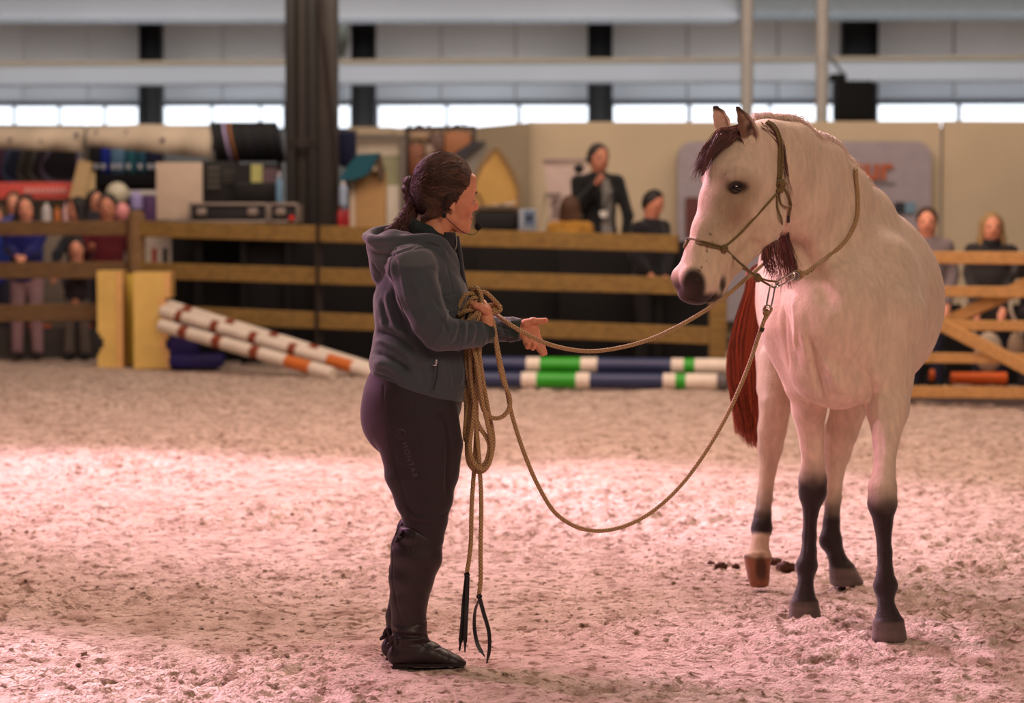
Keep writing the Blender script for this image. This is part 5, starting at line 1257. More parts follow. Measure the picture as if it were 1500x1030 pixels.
r2 = .066
def flatpole(xl, xr, Y, z, cuts, label):
    a = Vector(((xl - CX) * Y / FPX, Y + .25, z)); b = Vector(((xr - CX) * Y / FPX, Y - .1, z)); w = xr - xl
    return pole('jump_pole', a, b, r2, [((x - xl) / w, c) for x, c in cuts], label, 'blue, green and white poles on the sand')
flatpole(640, 1064, 20.9, r2, [(765, NV), (787, WH), (845, GRN), (865, WH), (972, NV), (990, WH), (1005, GRN), (1050, WH), (1064, GRY)], 'nearer navy, green and white pole lying on the sand')
flatpole(640, 1078, 21.05, r2 + .115, [(772, NV), (792, WH), (852, GRN), (876, WH), (984, NV), (1002, WH), (1018, GRN), (1066, WH), (1078, GRY)], 'navy, green and white pole resting on top of the others')
flatpole(640, 1082, 21.18, r2, [(785, NV), (805, WH), (860, GRN), (884, WH), (1084, NV)], 'hindmost navy pole under the top pole')
# manure
for i, (x, y, r, lab) in enumerate(((1041, 824, .012, 'small brown dropping furthest left beside the white-socked hoof'), (1056, 831, .018, 'brown dropping left of the white-socked hoof'), (1078, 829, .012, 'small brown dropping touching the white-socked hoof'), (1133, 826, .022, 'dark brown dropping just right of the white-socked hoof'), (1150, 834, .026, 'largest brown dropping between the hind hooves'))):
    g = G(x, y); bm = bmesh.new(); bmesh.ops.create_icosphere(bm, subdivisions=3, radius=1)
    for v in bm.verts:
        n = float(noise3(np.array([[v.co.x * 2.3 + i * 7, v.co.y * 2.3, v.co.z * 2.3]]))[0]); v.co *= 1 + .35 * n; v.co = Vector((v.co.x * r * 1.4, v.co.y * r * 1.2, v.co.z * r))
    me = bpy.data.meshes.new('dropping'); bm.to_mesh(me); bm.free(); o = link_mesh('dropping', me, plain(84, 52, 34, .9, bump=.5, bscale=80))
    o.location = (g.x, g.y, floor_z(g.x, g.y) + r * .6); setp(o, lab, 'dropping', 'horse droppings by the hind hooves')

# ================================================================== hall: back wall, beams, windows, columns
BW = 42.0
WALLU = mat('wall_panel_upper', srgb(222, 212, 204), .8, var=.06, scale=.6, coords='Object'); WALLL = mat('wall_panel_lower', srgb(214, 218, 224), .7, var=.05, scale=.6)
BEAM = mat('beam_white', srgb(158, 158, 160), .7, var=.05, scale=.8); BLKS = mat('black_steel', srgb(22, 20, 20), .6, var=.2, scale=3)
wall = setp(empty('wall_back', (0, BW, 0)), kind='structure')
seams = [-160, 33, 128, 203, 325, 415, 500, 645, 755, 862, 1007, 1140, 1240, 1398, 1560, 1700]
for x0, x1 in zip(seams[:-1], seams[1:]):
    pbox('wall_panel', x0 + .6, x1 - .6, -60, 92, BW, .12, WALLU, wall, .03); pbox('wall_panel', x0 + .6, x1 - .6, 90, 149, BW + .05, .12, WALLL, wall, .03)
pbox('wall_base', -300, 1800, 186, 420, BW + .1, .12, plain(120, 116, 112), wall, 0)
for i, (ya, yb, xa, xb, Yb, dp, nm) in enumerate(((-40, 26, -200, 1085, 36.0, 1.2, 'roof_beam'), (-40, 20, 1085, 1750, 35.5, 1.4, 'roof_beam'))):
    setp(pbox('trim_%d' % (i + 1), xa, xb, ya, yb, Yb, dp, BEAM if i == 0 else plain(126, 130, 130), None, .05), kind='structure')
# sloping middle beam with a brown upper edge
m = MB(); m.beam(W(-200, 112, 38.5), W(1750, 103, 38.5), .5, M(30, 38.5)); setp(m.build('trim_3', BEAM), kind='structure')
m = MB(); m.beam(W(-200, 96, 38.4), W(1750, 84, 38.4), .6, M(6, 38.4)); setp(m.build('trim_4', plain(150, 132, 108)), kind='structure')
m = MB(); m.beam(W(-200, 153.5, 41.8), W(1750, 149.5, 41.8), .2, M(6, 41.8)); setp(m.build('trim_5', plain(110, 112, 118)), kind='structure')
for i, (a, b, y0, y1, Y, lab) in enumerate(((203, 237, -40, 190, 41.0, 'black steel wall column left of the thick column'), (514, 550, 22, 184, 40.8, 'black steel wall column right of the thick column'), (862, 897, -40, 176, 41.0, 'black steel wall column above the man in the dark blazer'), (1235, 1286, -40, 176, 40.8, 'wide black steel wall column above the horse withers'))):
    pa = W(a, y0, Y); pb = W(b, y1, Y); w = pb.x - pa.x; cxm = (pa.x + pb.x) / 2; z1 = pa.z
    t = thing('steel_column', lab, 'column', (cxm, Y, 0))
    for sx in (-1, 1):
        m = MB(); m.box((cxm + sx * (w / 2 - .02), Y + .15, z1 / 2), (.04, .34, z1), bev=.008); m.build('flange', BLKS, t)
    m = MB(); m.box((cxm, Y + .16, z1 / 2), (w - .06, .05, z1), bev=.005); m.build('web', BLKS, t)
SKYG = mat('daylight_glass', (.9, .95, 1.0), .3, emit=1.5, emit_col=(.86, .93, 1.0)); FRM = plain(60, 66, 78, .6)
bays = [[(-60, 19), (22, 85), (88, 152), (154, 203)], [(238, 309), (311, 380), (382, 415), (418, 452), (456, 488), (490, 514)], [(553, 653), (656, 758), (762, 865)], [(898, 1007), (1012, 1126), (1129, 1232)], [(1282, 1402), (1407, 1520), (1524, 1640)]]
for i, bay in enumerate(bays):
    y0 = 156.5 - i * 1.1; wn = setp(empty('window_%d' % (i + 1), W(bay[0][0], 186, BW)), kind='structure')
    for x0, x1 in bay:
        pbox('pane', x0 + .8, x1 - .8, y0, 188, BW + .05, .03, SKYG, wn, 0)
    for x in [bay[0][0] - .5] + [(a[1] + b[0]) / 2 for a, b in zip(bay[:-1], bay[1:])] + [bay[-1][1] + .5]:
        pbox('mullion', x - 1.5, x + 1.5, y0 - 1, 189, BW - .02, .14, FRM, wn, 0)
    pbox('sill', bay[0][0], bay[-1][1], 187, 190.5, BW - .02, .16, FRM, wn, 0)
# side walls and roof far out of the picture keep the hall closed at the back
setp(MB().box((0, 34, 8.6), (44, 20, .2)).build('ceiling', plain(170, 170, 172), smooth=False), kind='structure')
setp(MB().box((-14.5, 24, 4), (.2, 40, 9)).build('wall_left', plain(150, 146, 142), smooth=False), kind='structure')
setp(MB().box((14.5, 24, 4), (.2, 40, 9)).build('wall_right', plain(150, 146, 142), smooth=False), kind='structure')
# ---- big near column
ct = thing('steel_column', 'thick dark brown steel column standing behind the fence', 'column', W(455, 300, 25.6))
CM = mat('column_steel', srgb(50, 43, 37), .55, var=.15, scale=4); CM2 = mat('column_black_steel', srgb(24, 20, 18), .6)  # brown column steel, black steel for the flanges
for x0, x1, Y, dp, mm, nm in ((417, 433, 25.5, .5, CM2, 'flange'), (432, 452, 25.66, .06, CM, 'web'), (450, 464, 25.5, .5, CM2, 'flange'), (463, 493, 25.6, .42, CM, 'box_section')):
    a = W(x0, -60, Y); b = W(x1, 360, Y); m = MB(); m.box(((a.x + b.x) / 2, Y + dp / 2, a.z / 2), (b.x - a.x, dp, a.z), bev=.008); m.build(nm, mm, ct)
for y in (203, 210): pbox('tie_plate', 417, 464, y, y + 3, 25.47, .03, CM, ct, 0)
mb = MB(); mb.tube(catmull([W(470, -10, 25.45), W(469, 30, 25.43), W(474, 60, 25.42), W(480, 120, 25.44), W(487, 190, 25.42), W(491, 250, 25.42), W(494, 300, 25.42), W(490, 345, 25.42)], 5), .022, 8); setp(mb.build('cable', plain(40, 26, 24)), 'dark cable running down the thick brown column', 'cable')
mb = MB(); mb.tube([W(466, 326, FY(466) - .06), W(465, 400, FY(466) - .06), W(463, 505, FY(466) - .06)], .03, 8, flat=.5); setp(mb.build('strap', plain(34, 26, 24)), 'dark strap hanging over the middle fence rails', 'strap')
# round pale lamp / tube beside the column
mb = MB(); mb.tube(catmull([W(498, 18, 39.6), W(503, 40, 39.6), W(503, 65, 39.6), W(498, 84, 39.6)], 4), .07, 10); setp(mb.build('duct', plain(176, 180, 164)), 'pale curved duct under the roof right of the thick column', 'duct')
for x, Y, lab in ((1095, 31.2, 'left slim pale steel post behind the horse ears'), (1205, 31.0, 'right slim pale steel post behind the horse neck')):
    a = W(x, -60, Y); m = MB(); m.tube([(a.x, Y, 0), (a.x, Y, a.z)], M(9, Y), 16); setp(m.build('steel_post', plain(196, 190, 184)), lab, 'post', 'slim pale posts')
sp_ = thing('loudspeaker', 'black loudspeaker hanging under the beam behind the horse neck', 'loudspeaker', W(1252, 145, 33))
pbox('cabinet', 1226, 1280, 118, 176, 33, .5, plain(20, 19, 20), sp_, .03); pbox('bracket', 1218, 1240, 108, 118, 33.1, .3, plain(26, 25, 26), sp_, .01); pbox('grille', 1230, 1276, 122, 172, 32.98, .03, plain(30, 29, 30, .9, bump=.8, bscale=60), sp_, .005)
m = MB(); a = W(1240, 112, 33.3); m.tube([(a.x, 33.4, a.z), (a.x - .1, 35.4, a.z + .55)], .02); m.build('hanger', plain(150, 150, 150), sp_)
# ---- exhibition partitions
PART = mat('beige_partition', srgb(196, 176, 148), .85, var=.05, scale=1.5)
parti = setp(empty('wall_stand', (3, 30, 0)), kind='structure')
def partition(xa, ya, Ya, xb, yb, Yb, matl=PART):
    a = W(xa, ya, Ya); b = W(xb, yb, Yb); m = MB()
    n = Vector((b.y - a.y, -(b.x - a.x), 0)).normalized() * -.05
    vs = [(a.x, a.y, 0), (b.x, b.y, 0), (b.x, b.y, b.z), (a.x, a.y, a.z)]; vs += [tuple(Vector(v) + n) for v in vs]
    m.add(vs, [(0, 1, 2, 3), (7, 6, 5, 4), (0, 4, 5, 1), (1, 5, 6, 2), (2, 6, 7, 3), (3, 7, 4, 0)]); return m.build('partition_panel', matl, parti, smooth=False)
partition(690, 187, 30.6, 777, 179, 29.6); partition(779, 178.5, 29.5, 1083, 178.5, 29.5); partition(1085, 178, 29.45, 1378, 177.5, 29.4); partition(1381, 177, 29.4, 1600, 178, 29.3)
partition(510, 186, 31.0, 575, 186, 31.0); partition(577, 187, 31.0, 692, 188, 31.0)
for x in (778, 1084, 1379.5):
    pbox('joint_strip', x - 2.2, x + 2.2, 178, 520, 29.38, .04, plain(170, 150, 124), parti, 0)
# sponsor sign
sg = thing('sign', 'large rounded grey-lilac sign with orange lettering behind the horse', 'sign', W(1180, 350, 29.2))
a = W(992, 470, 29.28); b = W(1365, 207, 29.2); rr_ = M(22, 29.2); poly = []
for cx_, cz_, a0 in ((b.x - rr_, b.z - rr_, 0), (a.x + rr_, b.z - rr_, 90), (a.x + rr_, a.z + rr_, 180), (b.x - rr_, a.z + rr_, 270)):
    for k in range(7): t_ = math.radians(a0 + 15 * k); poly.append((cx_ + rr_ * math.cos(t_), cz_ + rr_ * math.sin(t_)))
m = MB(); m.prism(poly, 29.22, 29.36); m.build('sign_board', plain(158, 146, 152), sg, smooth=False)
def text_obj(txt, x, y, size_px, Y, matl, name, parent, bold=0.0, sx=1.0):
    cu = bpy.data.curves.new(name, 'FONT'); cu.body = txt; cu.size = M(size_px, Y); cu.extrude = .008; cu.offset = bold * M(size_px, Y)
    o = bpy.data.objects.new(name, cu); COL.objects.link(o); me = bpy.data.meshes.new_from_object(o.evaluated_get(bpy.context.evaluated_depsgraph_get())); bpy.data.objects.remove(o)
    p = W(x, y, Y)
    for v in me.vertices: v.co = Vector((p.x + v.co.x * sx, Y - v.co.z - .004, p.z + v.co.y))
    return link_mesh(name, me, matl, parent, smooth=False)
text_obj('sur', 1248, 262, 46, 29.19, plain(178, 92, 52), 'lettering', sg, .028, 1.0)
for i in range(7): pbox('small_print', 1262 + i * 7.2, 1267 + i * 7.2, 266, 270, 29.185, .01, plain(120, 112, 118), sg, 0)
pbox('picture', 1004, 1024, 289, 346, 29.18, .012, plain(96, 50, 46), sg, 0)
pbox('picture', 1310, 1325, 296, 312, 29.18, .012, plain(40, 40, 50), sg, 0); pbox('picture', 1326, 1341, 296, 312, 29.18, .012, plain(110, 140, 160), sg, 0)
# ================================================================== bystanders
def fy(Y): return CY + FPX * math.tan(math.atan(CAMH / Y) - PITCH)
SKN = {'a': mat('skin_warm', srgb(232, 160, 130), .6), 'b': mat('skin_tan', srgb(204, 136, 108), .6), 'c': mat('skin_pale', srgb(222, 170, 146), .6)}
def folk(label, px, top, Y, skin='a', hair=(40, 28, 24), top_c=(40, 40, 90), leg_c=(60, 60, 70), shoe=(30, 28, 30), long_hair=False, z0=0.0, arms=None, yaw=0.0, tilt=0.0, hs=1.0, lean=0.0, seated=False, longcoat=False, open_front=None, group=None, scarf=None):
    """a clothed figure; yaw turns the face (0 looks at the camera, + to the picture's right); arms: two lists of (px, py, dY) elbow and hand"""
    c = W(px, top, Y); X = c.x; Ht = c.z - z0
    t = thing('person', label, 'person', (X, Y, z0), group=group)
    u = Ht / 1.7 if not seated else .95
    hr = .088 * hs * (1 if Ht > 1.4 or seated else .97); hc = Vector((X, Y, c.z - hr * 1.22)); cy, sy = math.cos(yaw), math.sin(yaw)
    fwd = Vector((sy, -cy, 0)); rgt = Vector((cy, sy, 0)); R = Matrix.Rotation(yaw, 3, 'Z') @ Matrix.Rotation(tilt, 3, 'X')
    nk = hc - Vector((0, 0, hr * 1.35)) - fwd * .01 - fwd * lean * .3; sz = nk.z - .05 * u
    sh = .185 * u * (hs ** .5); body = Vector((X, Y, 0)) - fwd * lean
    hipz = z0 + (.50 * Ht if not seated else max(.25, Ht - .85)); hip = Vector((body.x, body.y, hipz))
    S = [Vector((nk.x, nk.y, sz)) + rgt * sh * s for s in (-1, 1)]
    A = []
    for i, s in enumerate((-1, 1)):
        if arms and arms[i]: A.append([W(a[0], a[1], Y + a[2]) for a in arms[i]])
        else: A.append([S[i] + rgt * s * .05 + Vector((0, 0, -.28 * u)), S[i] + rgt * s * .04 + fwd * .08 + Vector((0, 0, -.52 * u))])
    L = []
    for s in (-1, 1):
        h0 = hip + rgt * s * .085 * u
        if seated: L.append([h0, h0 + fwd * .42, h0 + fwd * .42 - Vector((0, 0, hipz - z0 - .06))])
        else: L.append([h0, h0 + Vector((0, 0, -(hipz - z0) * .48)) + fwd * .02 + rgt * s * .01, Vector((h0.x, h0.y, z0 + .07)) + rgt * s * .02])
    pts = [hc, nk, hip] + S + [p for a in A for p in a] + [p for l in L for p in l]
    lo = [min(p[i] for p in pts) - .22 for i in range(3)]; hi = [max(p[i] for p in pts) + .22 for i in range(3)]; lo[2] = max(lo[2], z0 - .01)
    # body
    F = Field(lo, hi, .0125)
    F.ell(hc, (hr * .86, hr * .98, hr * 1.22), R, .01); F.ell(hc + R @ Vector((0, -hr * .35, -hr * .55)), (hr * .6, hr * .62, hr * .66), R, .03)
    F.ell(hc + R @ Vector((0, -hr * 1.02, -hr * .2)), (hr * .15, hr * .2, hr * .26), R, .015)
    F.chain([(hc - Vector((0, 0, hr * .6)), .052 * hs, .052 * hs), (nk, .055, .055), (Vector((nk.x, nk.y, sz - .08)), .13 * u, .08), (hip + Vector((0, 0, .08)), .11 * u, .08), (hip, .12 * u, .09)], fwd, .03)
    for i in range(2):
        F.chain([(S[i] - Vector((0, 0, .045)), .035 * u, .035 * u), (A[i][0], .030, .030), (A[i][1], .026, .026)], (0, 1, 0), .02); d = (A[i][1] - A[i][0]).normalized()
        F.chain([(A[i][1], .026, .026), (A[i][1] + d * .07, .038, .022), (A[i][1] + d * .12, .026, .016)], (0, 1, 0), .01)
        F.chain([(L[i][0], .07 * u, .07 * u), (L[i][1], .05 * u, .05 * u), (L[i][2], .035, .035)], fwd, .02)
    V, Q = F.mesh_arrays(1); quads('body', V, Q, SKN[skin], t)
    # hair
    F = Field(hc - Vector((.3, .3, .55)), hc + Vector((.3, .3, .3)), .011)
    F.ell(hc + R @ Vector((0, hr * .12, hr * .12)), (hr * 1.0, hr * 1.02, hr * 1.22), R, .01)
    if long_hair:
        for s in (-1, 1): F.chain([(hc + R @ Vector((s * hr * .75, hr * .15, hr * .3)), hr * .35, hr * .5), (hc + R @ Vector((s * hr * 1.0, hr * .1, -hr * 1.2)), hr * .32, hr * .4), (hc + R @ Vector((s * hr * .95, -hr * .3, -hr * (2.6 if long_hair > 1 else 1.8))), hr * .2, hr * .22)], fwd, .02)
        F.ell(hc + R @ Vector((0, hr * .5, -hr * .8)), (hr * .85, hr * .5, hr * 1.3), R, .02)
    F.ell(hc + R @ Vector((0, -hr * .95, -hr * .38)), (hr * .80, hr * .85, hr * 1.12), R, .01, '-')
    if not long_hair: F.cut(hc - Vector((0, 0, hr * .15)) , (fwd.x * .75, fwd.y * .75, -1), .015)
    V, Q = F.mesh_arrays(1); quads('hair', V, Q, plain(*hair, .6, bump=.5, bscale=120), t)
    # eyes and mouth, too small to be more than marks
    for s in (-1, 1):
        m = MB(); m.ball(hc + R @ Vector((s * hr * .34, -hr * .84, 0)), (hr * .22, hr * .12, hr * .11), 8, 6, R); m.build('eye', plain(40, 28, 26), t)
    m = MB(); m.ball(hc + R @ Vector((0, -hr * .92, -hr * .62)), (hr * .28, hr * .10, hr * .09), 8, 6, R); m.build('mouth', plain(150, 76, 70), t)
    # top
    F = Field(lo, hi, .0125); zb = hip.z - (.02 if not longcoat else .12)
    F.chain([(Vector((nk.x, nk.y, sz - .01)), .10 * u, .075 * u), (Vector((nk.x, nk.y, sz - .12 * u)), .19 * u, .12 * u), (Vector((body.x, body.y, (sz + hip.z) / 2)), .165 * u, .115 * u), (Vector((body.x, body.y, zb + .06)), .175 * u, .12 * u), (Vector((body.x, body.y, zb)), .175 * u, .12 * u)], fwd, .04, None)
    F.chain([(S[0] - Vector((0, 0, .035)), .06 * u, .06 * u), (Vector((nk.x, nk.y, sz - .01)), .075 * u, .075 * u), (S[1] - Vector((0, 0, .035)), .06 * u, .06 * u)], (0, 1, 0), .04)
    for i in range(2):
        d = (A[i][1] - A[i][0]).normalized(); F.chain([(S[i] - Vector((0, 0, .03)), .065 * u, .065 * u), (A[i][0], .055 * u, .055 * u), (A[i][1] - d * .02, .042, .042)], (0, 1, 0), .025, None)
    F.cut((0, 0, zb - .03), (0, 0, -1), .01)
    V, Q = F.mesh_arrays(2); V = V + normals_of(V, Q) * (.008 * noise3(V * 9))[:, None]
    col = np.tile(np.array(srgb(*top_c)), (len(V), 1))
    if open_front:
        for z in np.linspace(zb - .05, sz - .04, 9):
            f = (z - zb) / (sz - zb); paint(col, V, PV(Vector((body.x, body.y, z)) + fwd * .13 + rgt * (.03 + .0 * f)), (.065 - .01 * f, .07, .07), srgb(*open_front), .15)
    quads('top', V, Q, mat('cloth_top', rough=.9, attr=True, var=.12, scale=12, sheen=.2), t, col)
    # trousers
    F = Field(lo, hi, .0125)
    F.chain([(hip + Vector((0, 0, .05)), .15 * u, .10 * u), (hip - Vector((0, 0, .02)), .165 * u, .115 * u)], fwd, .03)
    for i in range(2): F.chain([(L[i][0], .092 * u, .095 * u), (L[i][1], .068 * u, .068 * u), (L[i][2] + Vector((0, 0, .02)), .056, .056)], fwd, .02)
    V, Q = F.mesh_arrays(1); quads('trousers', V, Q, plain(*leg_c, .9), t)
    for i in range(2):
        m = MB(); b = L[i][2]; m.ball(b + fwd * .05 + Vector((0, 0, -.03)), (.05, .13, .045), 12, 8, Matrix.Rotation(yaw, 3, 'Z')); m.build('shoe', plain(*shoe, .6), t)
    if scarf:
        m = MB(); m.lathe((nk.x, nk.y, nk.z - .03), [(.07, -.04), (.085, 0), (.08, .04), (.06, .06)], 14); m.build('scarf', plain(*scarf), t)
    return t, hc, hr, R, fwd
folk('person with long dark hair in a bright blue hoodie and pale mauve trousers', 38, 286, 25.1, 'a', (30, 20, 20), (26, 30, 112), (176, 142, 150), (60, 50, 50), 1, arms=[[(14, 366, -.05), (24, 376, -.3)], [(50, 366, -.1), (36, 377, -.3)]], hs=1.13)
folk('person in a blue sleeve leaning on the fence at the far left edge', -6, 300, 26.0, 'a', (92, 66, 44), (34, 56, 150), (60, 60, 80), arms=[None, [(20, 322, -.4), (2, 328, -1.2)]], hs=1.1, long_hair=1)
folk('person with brown curly hair seen behind the blue hoodie', 20, 281, 27.2, 'a', (96, 70, 46), (70, 60, 60), (60, 50, 50), long_hair=1, hs=1.05)
folk('dark-haired person turned sideways in a black jacket between hoodie and red sweater', 113, 289, 25.9, 'b', (24, 18, 18), (34, 34, 42), (70, 90, 120), yaw=-1.1, long_hair=1, hs=1.1, arms=[[(84, 372, -.1), (80, 400, -.2)], None])
folk('smiling person in a burgundy sweater with hair tied back beside the fence post', 157, 284, 25.3, 'b', (36, 26, 26), (96, 22, 34), (70, 64, 66), arms=[[(122, 385, -.05), (132, 366, -.3)], None], hs=1.15)
folk('small boy with dark hair peering through the left fence rails, hands at his face', 112, 349, 24.95, 'a', (44, 38, 34), (44, 36, 44), (118, 110, 104), arms=[[(98, 420, -.05), (110, 398, -.22)], [(124, 415, -.05), (116, 392, -.22)]], hs=1.0)
folk('person with a dark ponytail half hidden behind the burgundy sweater', 140, 278, 26.6, 'b', (28, 22, 24), (40, 36, 44), long_hair=1, yaw=.4)
man, hc, hr, R, fw = folk('man in a black blazer over a grey shirt raising his hand to his mouth', 877, 211, 24.9, 'b', (44, 32, 28), (20, 20, 22), (26, 26, 30), z0=.30, arms=[[(845, 306, -.15), (873, 270, -.34)], [(920, 315, 0), (914, 362, -.1)]], hs=1.25, yaw=.45, open_front=(128, 124, 120))
m = MB(); m.tube([hc + R @ Vector((-hr * .9, 0, 0)), hc + R @ Vector((-hr * .6, hr * .1, hr * .9)), hc + R @ Vector((0, hr * .1, hr * 1.25)), hc + R @ Vector((hr * .7, hr * .1, hr * .9)), hc + R @ Vector((hr * .9, 0, 0))], .012, 8); m.ball(hc + R @ Vector((-hr * .95, 0, -.01)), .035, 10, 8); m.build('headphones', black, man)
mb = MB(); c = W(884, 313, 24.72); mb.lathe(c, [(.0, -.004), (.04, -.004), (.04, .004), (0, .004)], 16, (0, 1, 0)); mb.build('badge', plain(230, 226, 220), man)
mb = MB(); mb.tube([W(870, 285, 24.75), W(880, 300, 24.72), W(884, 310, 24.72)], .008, 6); mb.tube([W(894, 285, 24.75), W(888, 300, 24.72), W(884, 310, 24.72)], .008, 6); mb.build('lanyard', plain(30, 30, 34), man)
folk('dark-haired man in black looking down, standing between the black panels and the fence', 957, 279, 22.55, 'b', (30, 24, 22), (20, 20, 26), (26, 26, 28), yaw=.9, tilt=.5, lean=.05, hs=1.1, arms=[[(930, 372, -.1), (950, 400, -.15)], [(978, 372, 0), (975, 405, -.1)]])
folk('brown-haired person in a mustard top seated with the back turned beside the blazer man', 836, 287, 24.0, 'a', (84, 54, 34), (178, 128, 48), (60, 50, 40), yaw=2.6, long_hair=1, z0=.30, seated=True, hs=1.0)
folk('person with short brown hair in a grey sweater behind the horse and right fence', 1358, 304, 20.6, 'a', (70, 48, 34), (128, 118, 120), (34, 36, 60), yaw=-.15, hs=1.02, arms=[None, [(1396, 400, 0), (1388, 445, -.1)]])
folk('blonde long-haired person in a charcoal coat behind the right pine fence', 1453, 312, 20.3, 'a', (160, 130, 84), (44, 42, 42), (30, 32, 50), long_hair=2, longcoat=True, hs=1.0, arms=[[(1420, 400, 0), (1428, 450, -.2)], [(1482, 400, 0), (1470, 452, -.2)]], scarf=(20, 20, 24))
folk('person in a black padded coat cut off by the right edge of the picture', 1520, 330, 20.2, 'a', (60, 44, 34), (24, 24, 30), (60, 56, 62), longcoat=True, arms=[[(1490, 400, -.1), (1500, 384, -.4)], None], hs=1.0)
for x, lab in ((1418, 'cream cloth bag with a long handle hanging left of the blonde person'), (1487, 'cream cloth bag with a curved handle near the right edge')):
    t = thing('tote_bag', lab, 'bag', W(x, 520, 19.9), group='cream cloth bags behind the right fence'); a = W(x, 505, 19.9)
    if x < 1450: m = MB(); m.ball((a.x + .17, 19.95, a.z - .06), (.11, .06, .16), 14, 10); m.build('bag_body', plain(186, 172, 150), t); o0, o1 = -.02, .12
    else: m = MB(); m.ball((a.x + .02, 19.95, a.z - .02), (.07, .05, .12), 14, 10); m.build('bag_body', plain(150, 130, 108), t); o0, o1 = 0, .05
    m = MB(); m.tube(catmull([W(x - 6, 440, 19.9), W(x - 6, 455, 19.88), W(x - 1, 468, 19.88), W(x + 10, 490, 19.9)], 5), .016, 8); m.build('handle', plain(186, 176, 156), t)
# orange barrier parts seen between the rails
ORB = mat('orange_plastic', srgb(226, 100, 22), .5)
for x0, x1, y0, y1, Y, lab in ((1393, 1474, 545, 563, 19.8, 'bright orange plastic barrier bar low behind the right fence'), (1362, 1368, 541, 558, 19.8, 'small orange bar end beside the legs behind the right fence')):
    a = W(x0, (y0 + y1) / 2, Y); b = W(x1, (y0 + y1) / 2, Y); r_ = M((y1 - y0) / 2, Y); m = MB(); t = thing('barrier', lab, 'barrier', (a + b) / 2)
    n = 9; m.tube([a.lerp(b, k / n) for k in range(n + 1)], r_, 14); m.build('bar', ORB, t)
    m = MB()
    for p in (a, b): m.box((p.x, p.y + .05, (p.z) / 2), (.04, .04, p.z)); 
    m.build('feet', plain(40, 38, 40), t)
for x0, x1, lab in ((40, 74, 'orange barrier bar behind the left fence near the mauve trousers'), (116, 142, 'orange barrier bar behind the left fence near the yellow blocks')):
    t = thing('barrier', lab, 'barrier', W((x0 + x1) / 2, 484, 26.2), group='orange barrier bars behind the left fence'); pbox('bar', x0, x1, 476, 491, 26.2, .08, ORB, t, .02)
    m = MB(); a = W((x0 + x1) / 2, 484, 26.25); m.box((a.x, 26.25, a.z / 2 - .02), (.05, .05, a.z)); m.build('feet', plain(40, 38, 40), t)

# ================================================================== tack stands on the left
PEL = mat('pelmet_cloth', srgb(200, 182, 160), .9, var=.12, scale=2.5)
def pelmet(pts_top, pts_bot, Y, label, marks):
    t = thing('stall_pelmet', label, 'banner', W(pts_top[0][0], pts_top[0][1], Y)); n = 14; rows = []
    def at(pts, f):
        xs = [p[0] for p in pts]; return np.interp(xs[0] + (xs[-1] - xs[0]) * f, xs, [p[1] for p in pts]), xs[0] + (xs[-1] - xs[0]) * f
    top = [W(at(pts_top, k / n)[1], at(pts_top, k / n)[0], Y + .02 * math.sin(k)) for k in range(n + 1)]; bot = [W(at(pts_bot, k / n)[1], at(pts_bot, k / n)[0], Y - .06 + .04 * math.sin(k * 1.3)) for k in range(n + 1)]
    mid = [a.lerp(b, .5) + Vector((0, -.04 + .02 * math.sin(k * 2), 0)) for k, (a, b) in enumerate(zip(top, bot))]
    me = bpy.data.meshes.new('cloth'); v = [tuple(p) for r in (top, mid, bot) for p in r]; me.from_pydata(v, [], [(i * (n + 1) + k, i * (n + 1) + k + 1, (i + 1) * (n + 1) + k + 1, (i + 1) * (n + 1) + k) for i in range(2) for k in range(n)]); me.update()
    o = link_mesh('cloth', me, PEL, t); s = o.modifiers.new('s', 'SOLIDIFY'); s.thickness = .012
    m = MB(); m.tube([top[0] + Vector((0, .05, 0)), top[-1] + Vector((0, .05, 0))], .03, 8); m.build('rail', plain(120, 112, 100), t)
    for x, y, r in marks:
        m = MB(); p = W(x, y, Y - .11); m.lathe(p, [(0, -.008), (M(r, Y), -.008), (M(r * .7, Y), .008), (0, .008)], 6, (0, 1, 0)); m.build('emblem', plain(96, 84, 104), t)
    # dull printed line
    return t
pelmet([(-60, 186), (125, 187)], [(-60, 214), (20, 218), (100, 222), (122, 223)], 28.0, 'left beige cloth pelmet with small violet emblems over the saddle pads', [(15, 204, 3), (112, 197, 3.5), (60, 206, 2)])
pelmet([(127, 187), (215, 182), (311, 187)], [(127, 214), (215, 222), (309, 232)], 27.8, 'right beige cloth pelmet with small violet emblems over the blankets', [(141, 194, 3), (238, 205, 4), (185, 192, 2.2)])
for x, lab in ((125, 'slim grey stall post between the two beige pelmets'), (309, 'slim grey stall post at the right end of the beige pelmets'), (-40, 'slim grey stall post at the far left')):
    a = W(x, 186, 28.1); m = MB(); m.box((a.x, 28.12, a.z / 2), (.06, .06, a.z), bev=.008); setp(m.build('stall_post', plain(120, 112, 104)), lab, 'post', 'slim grey stall posts')
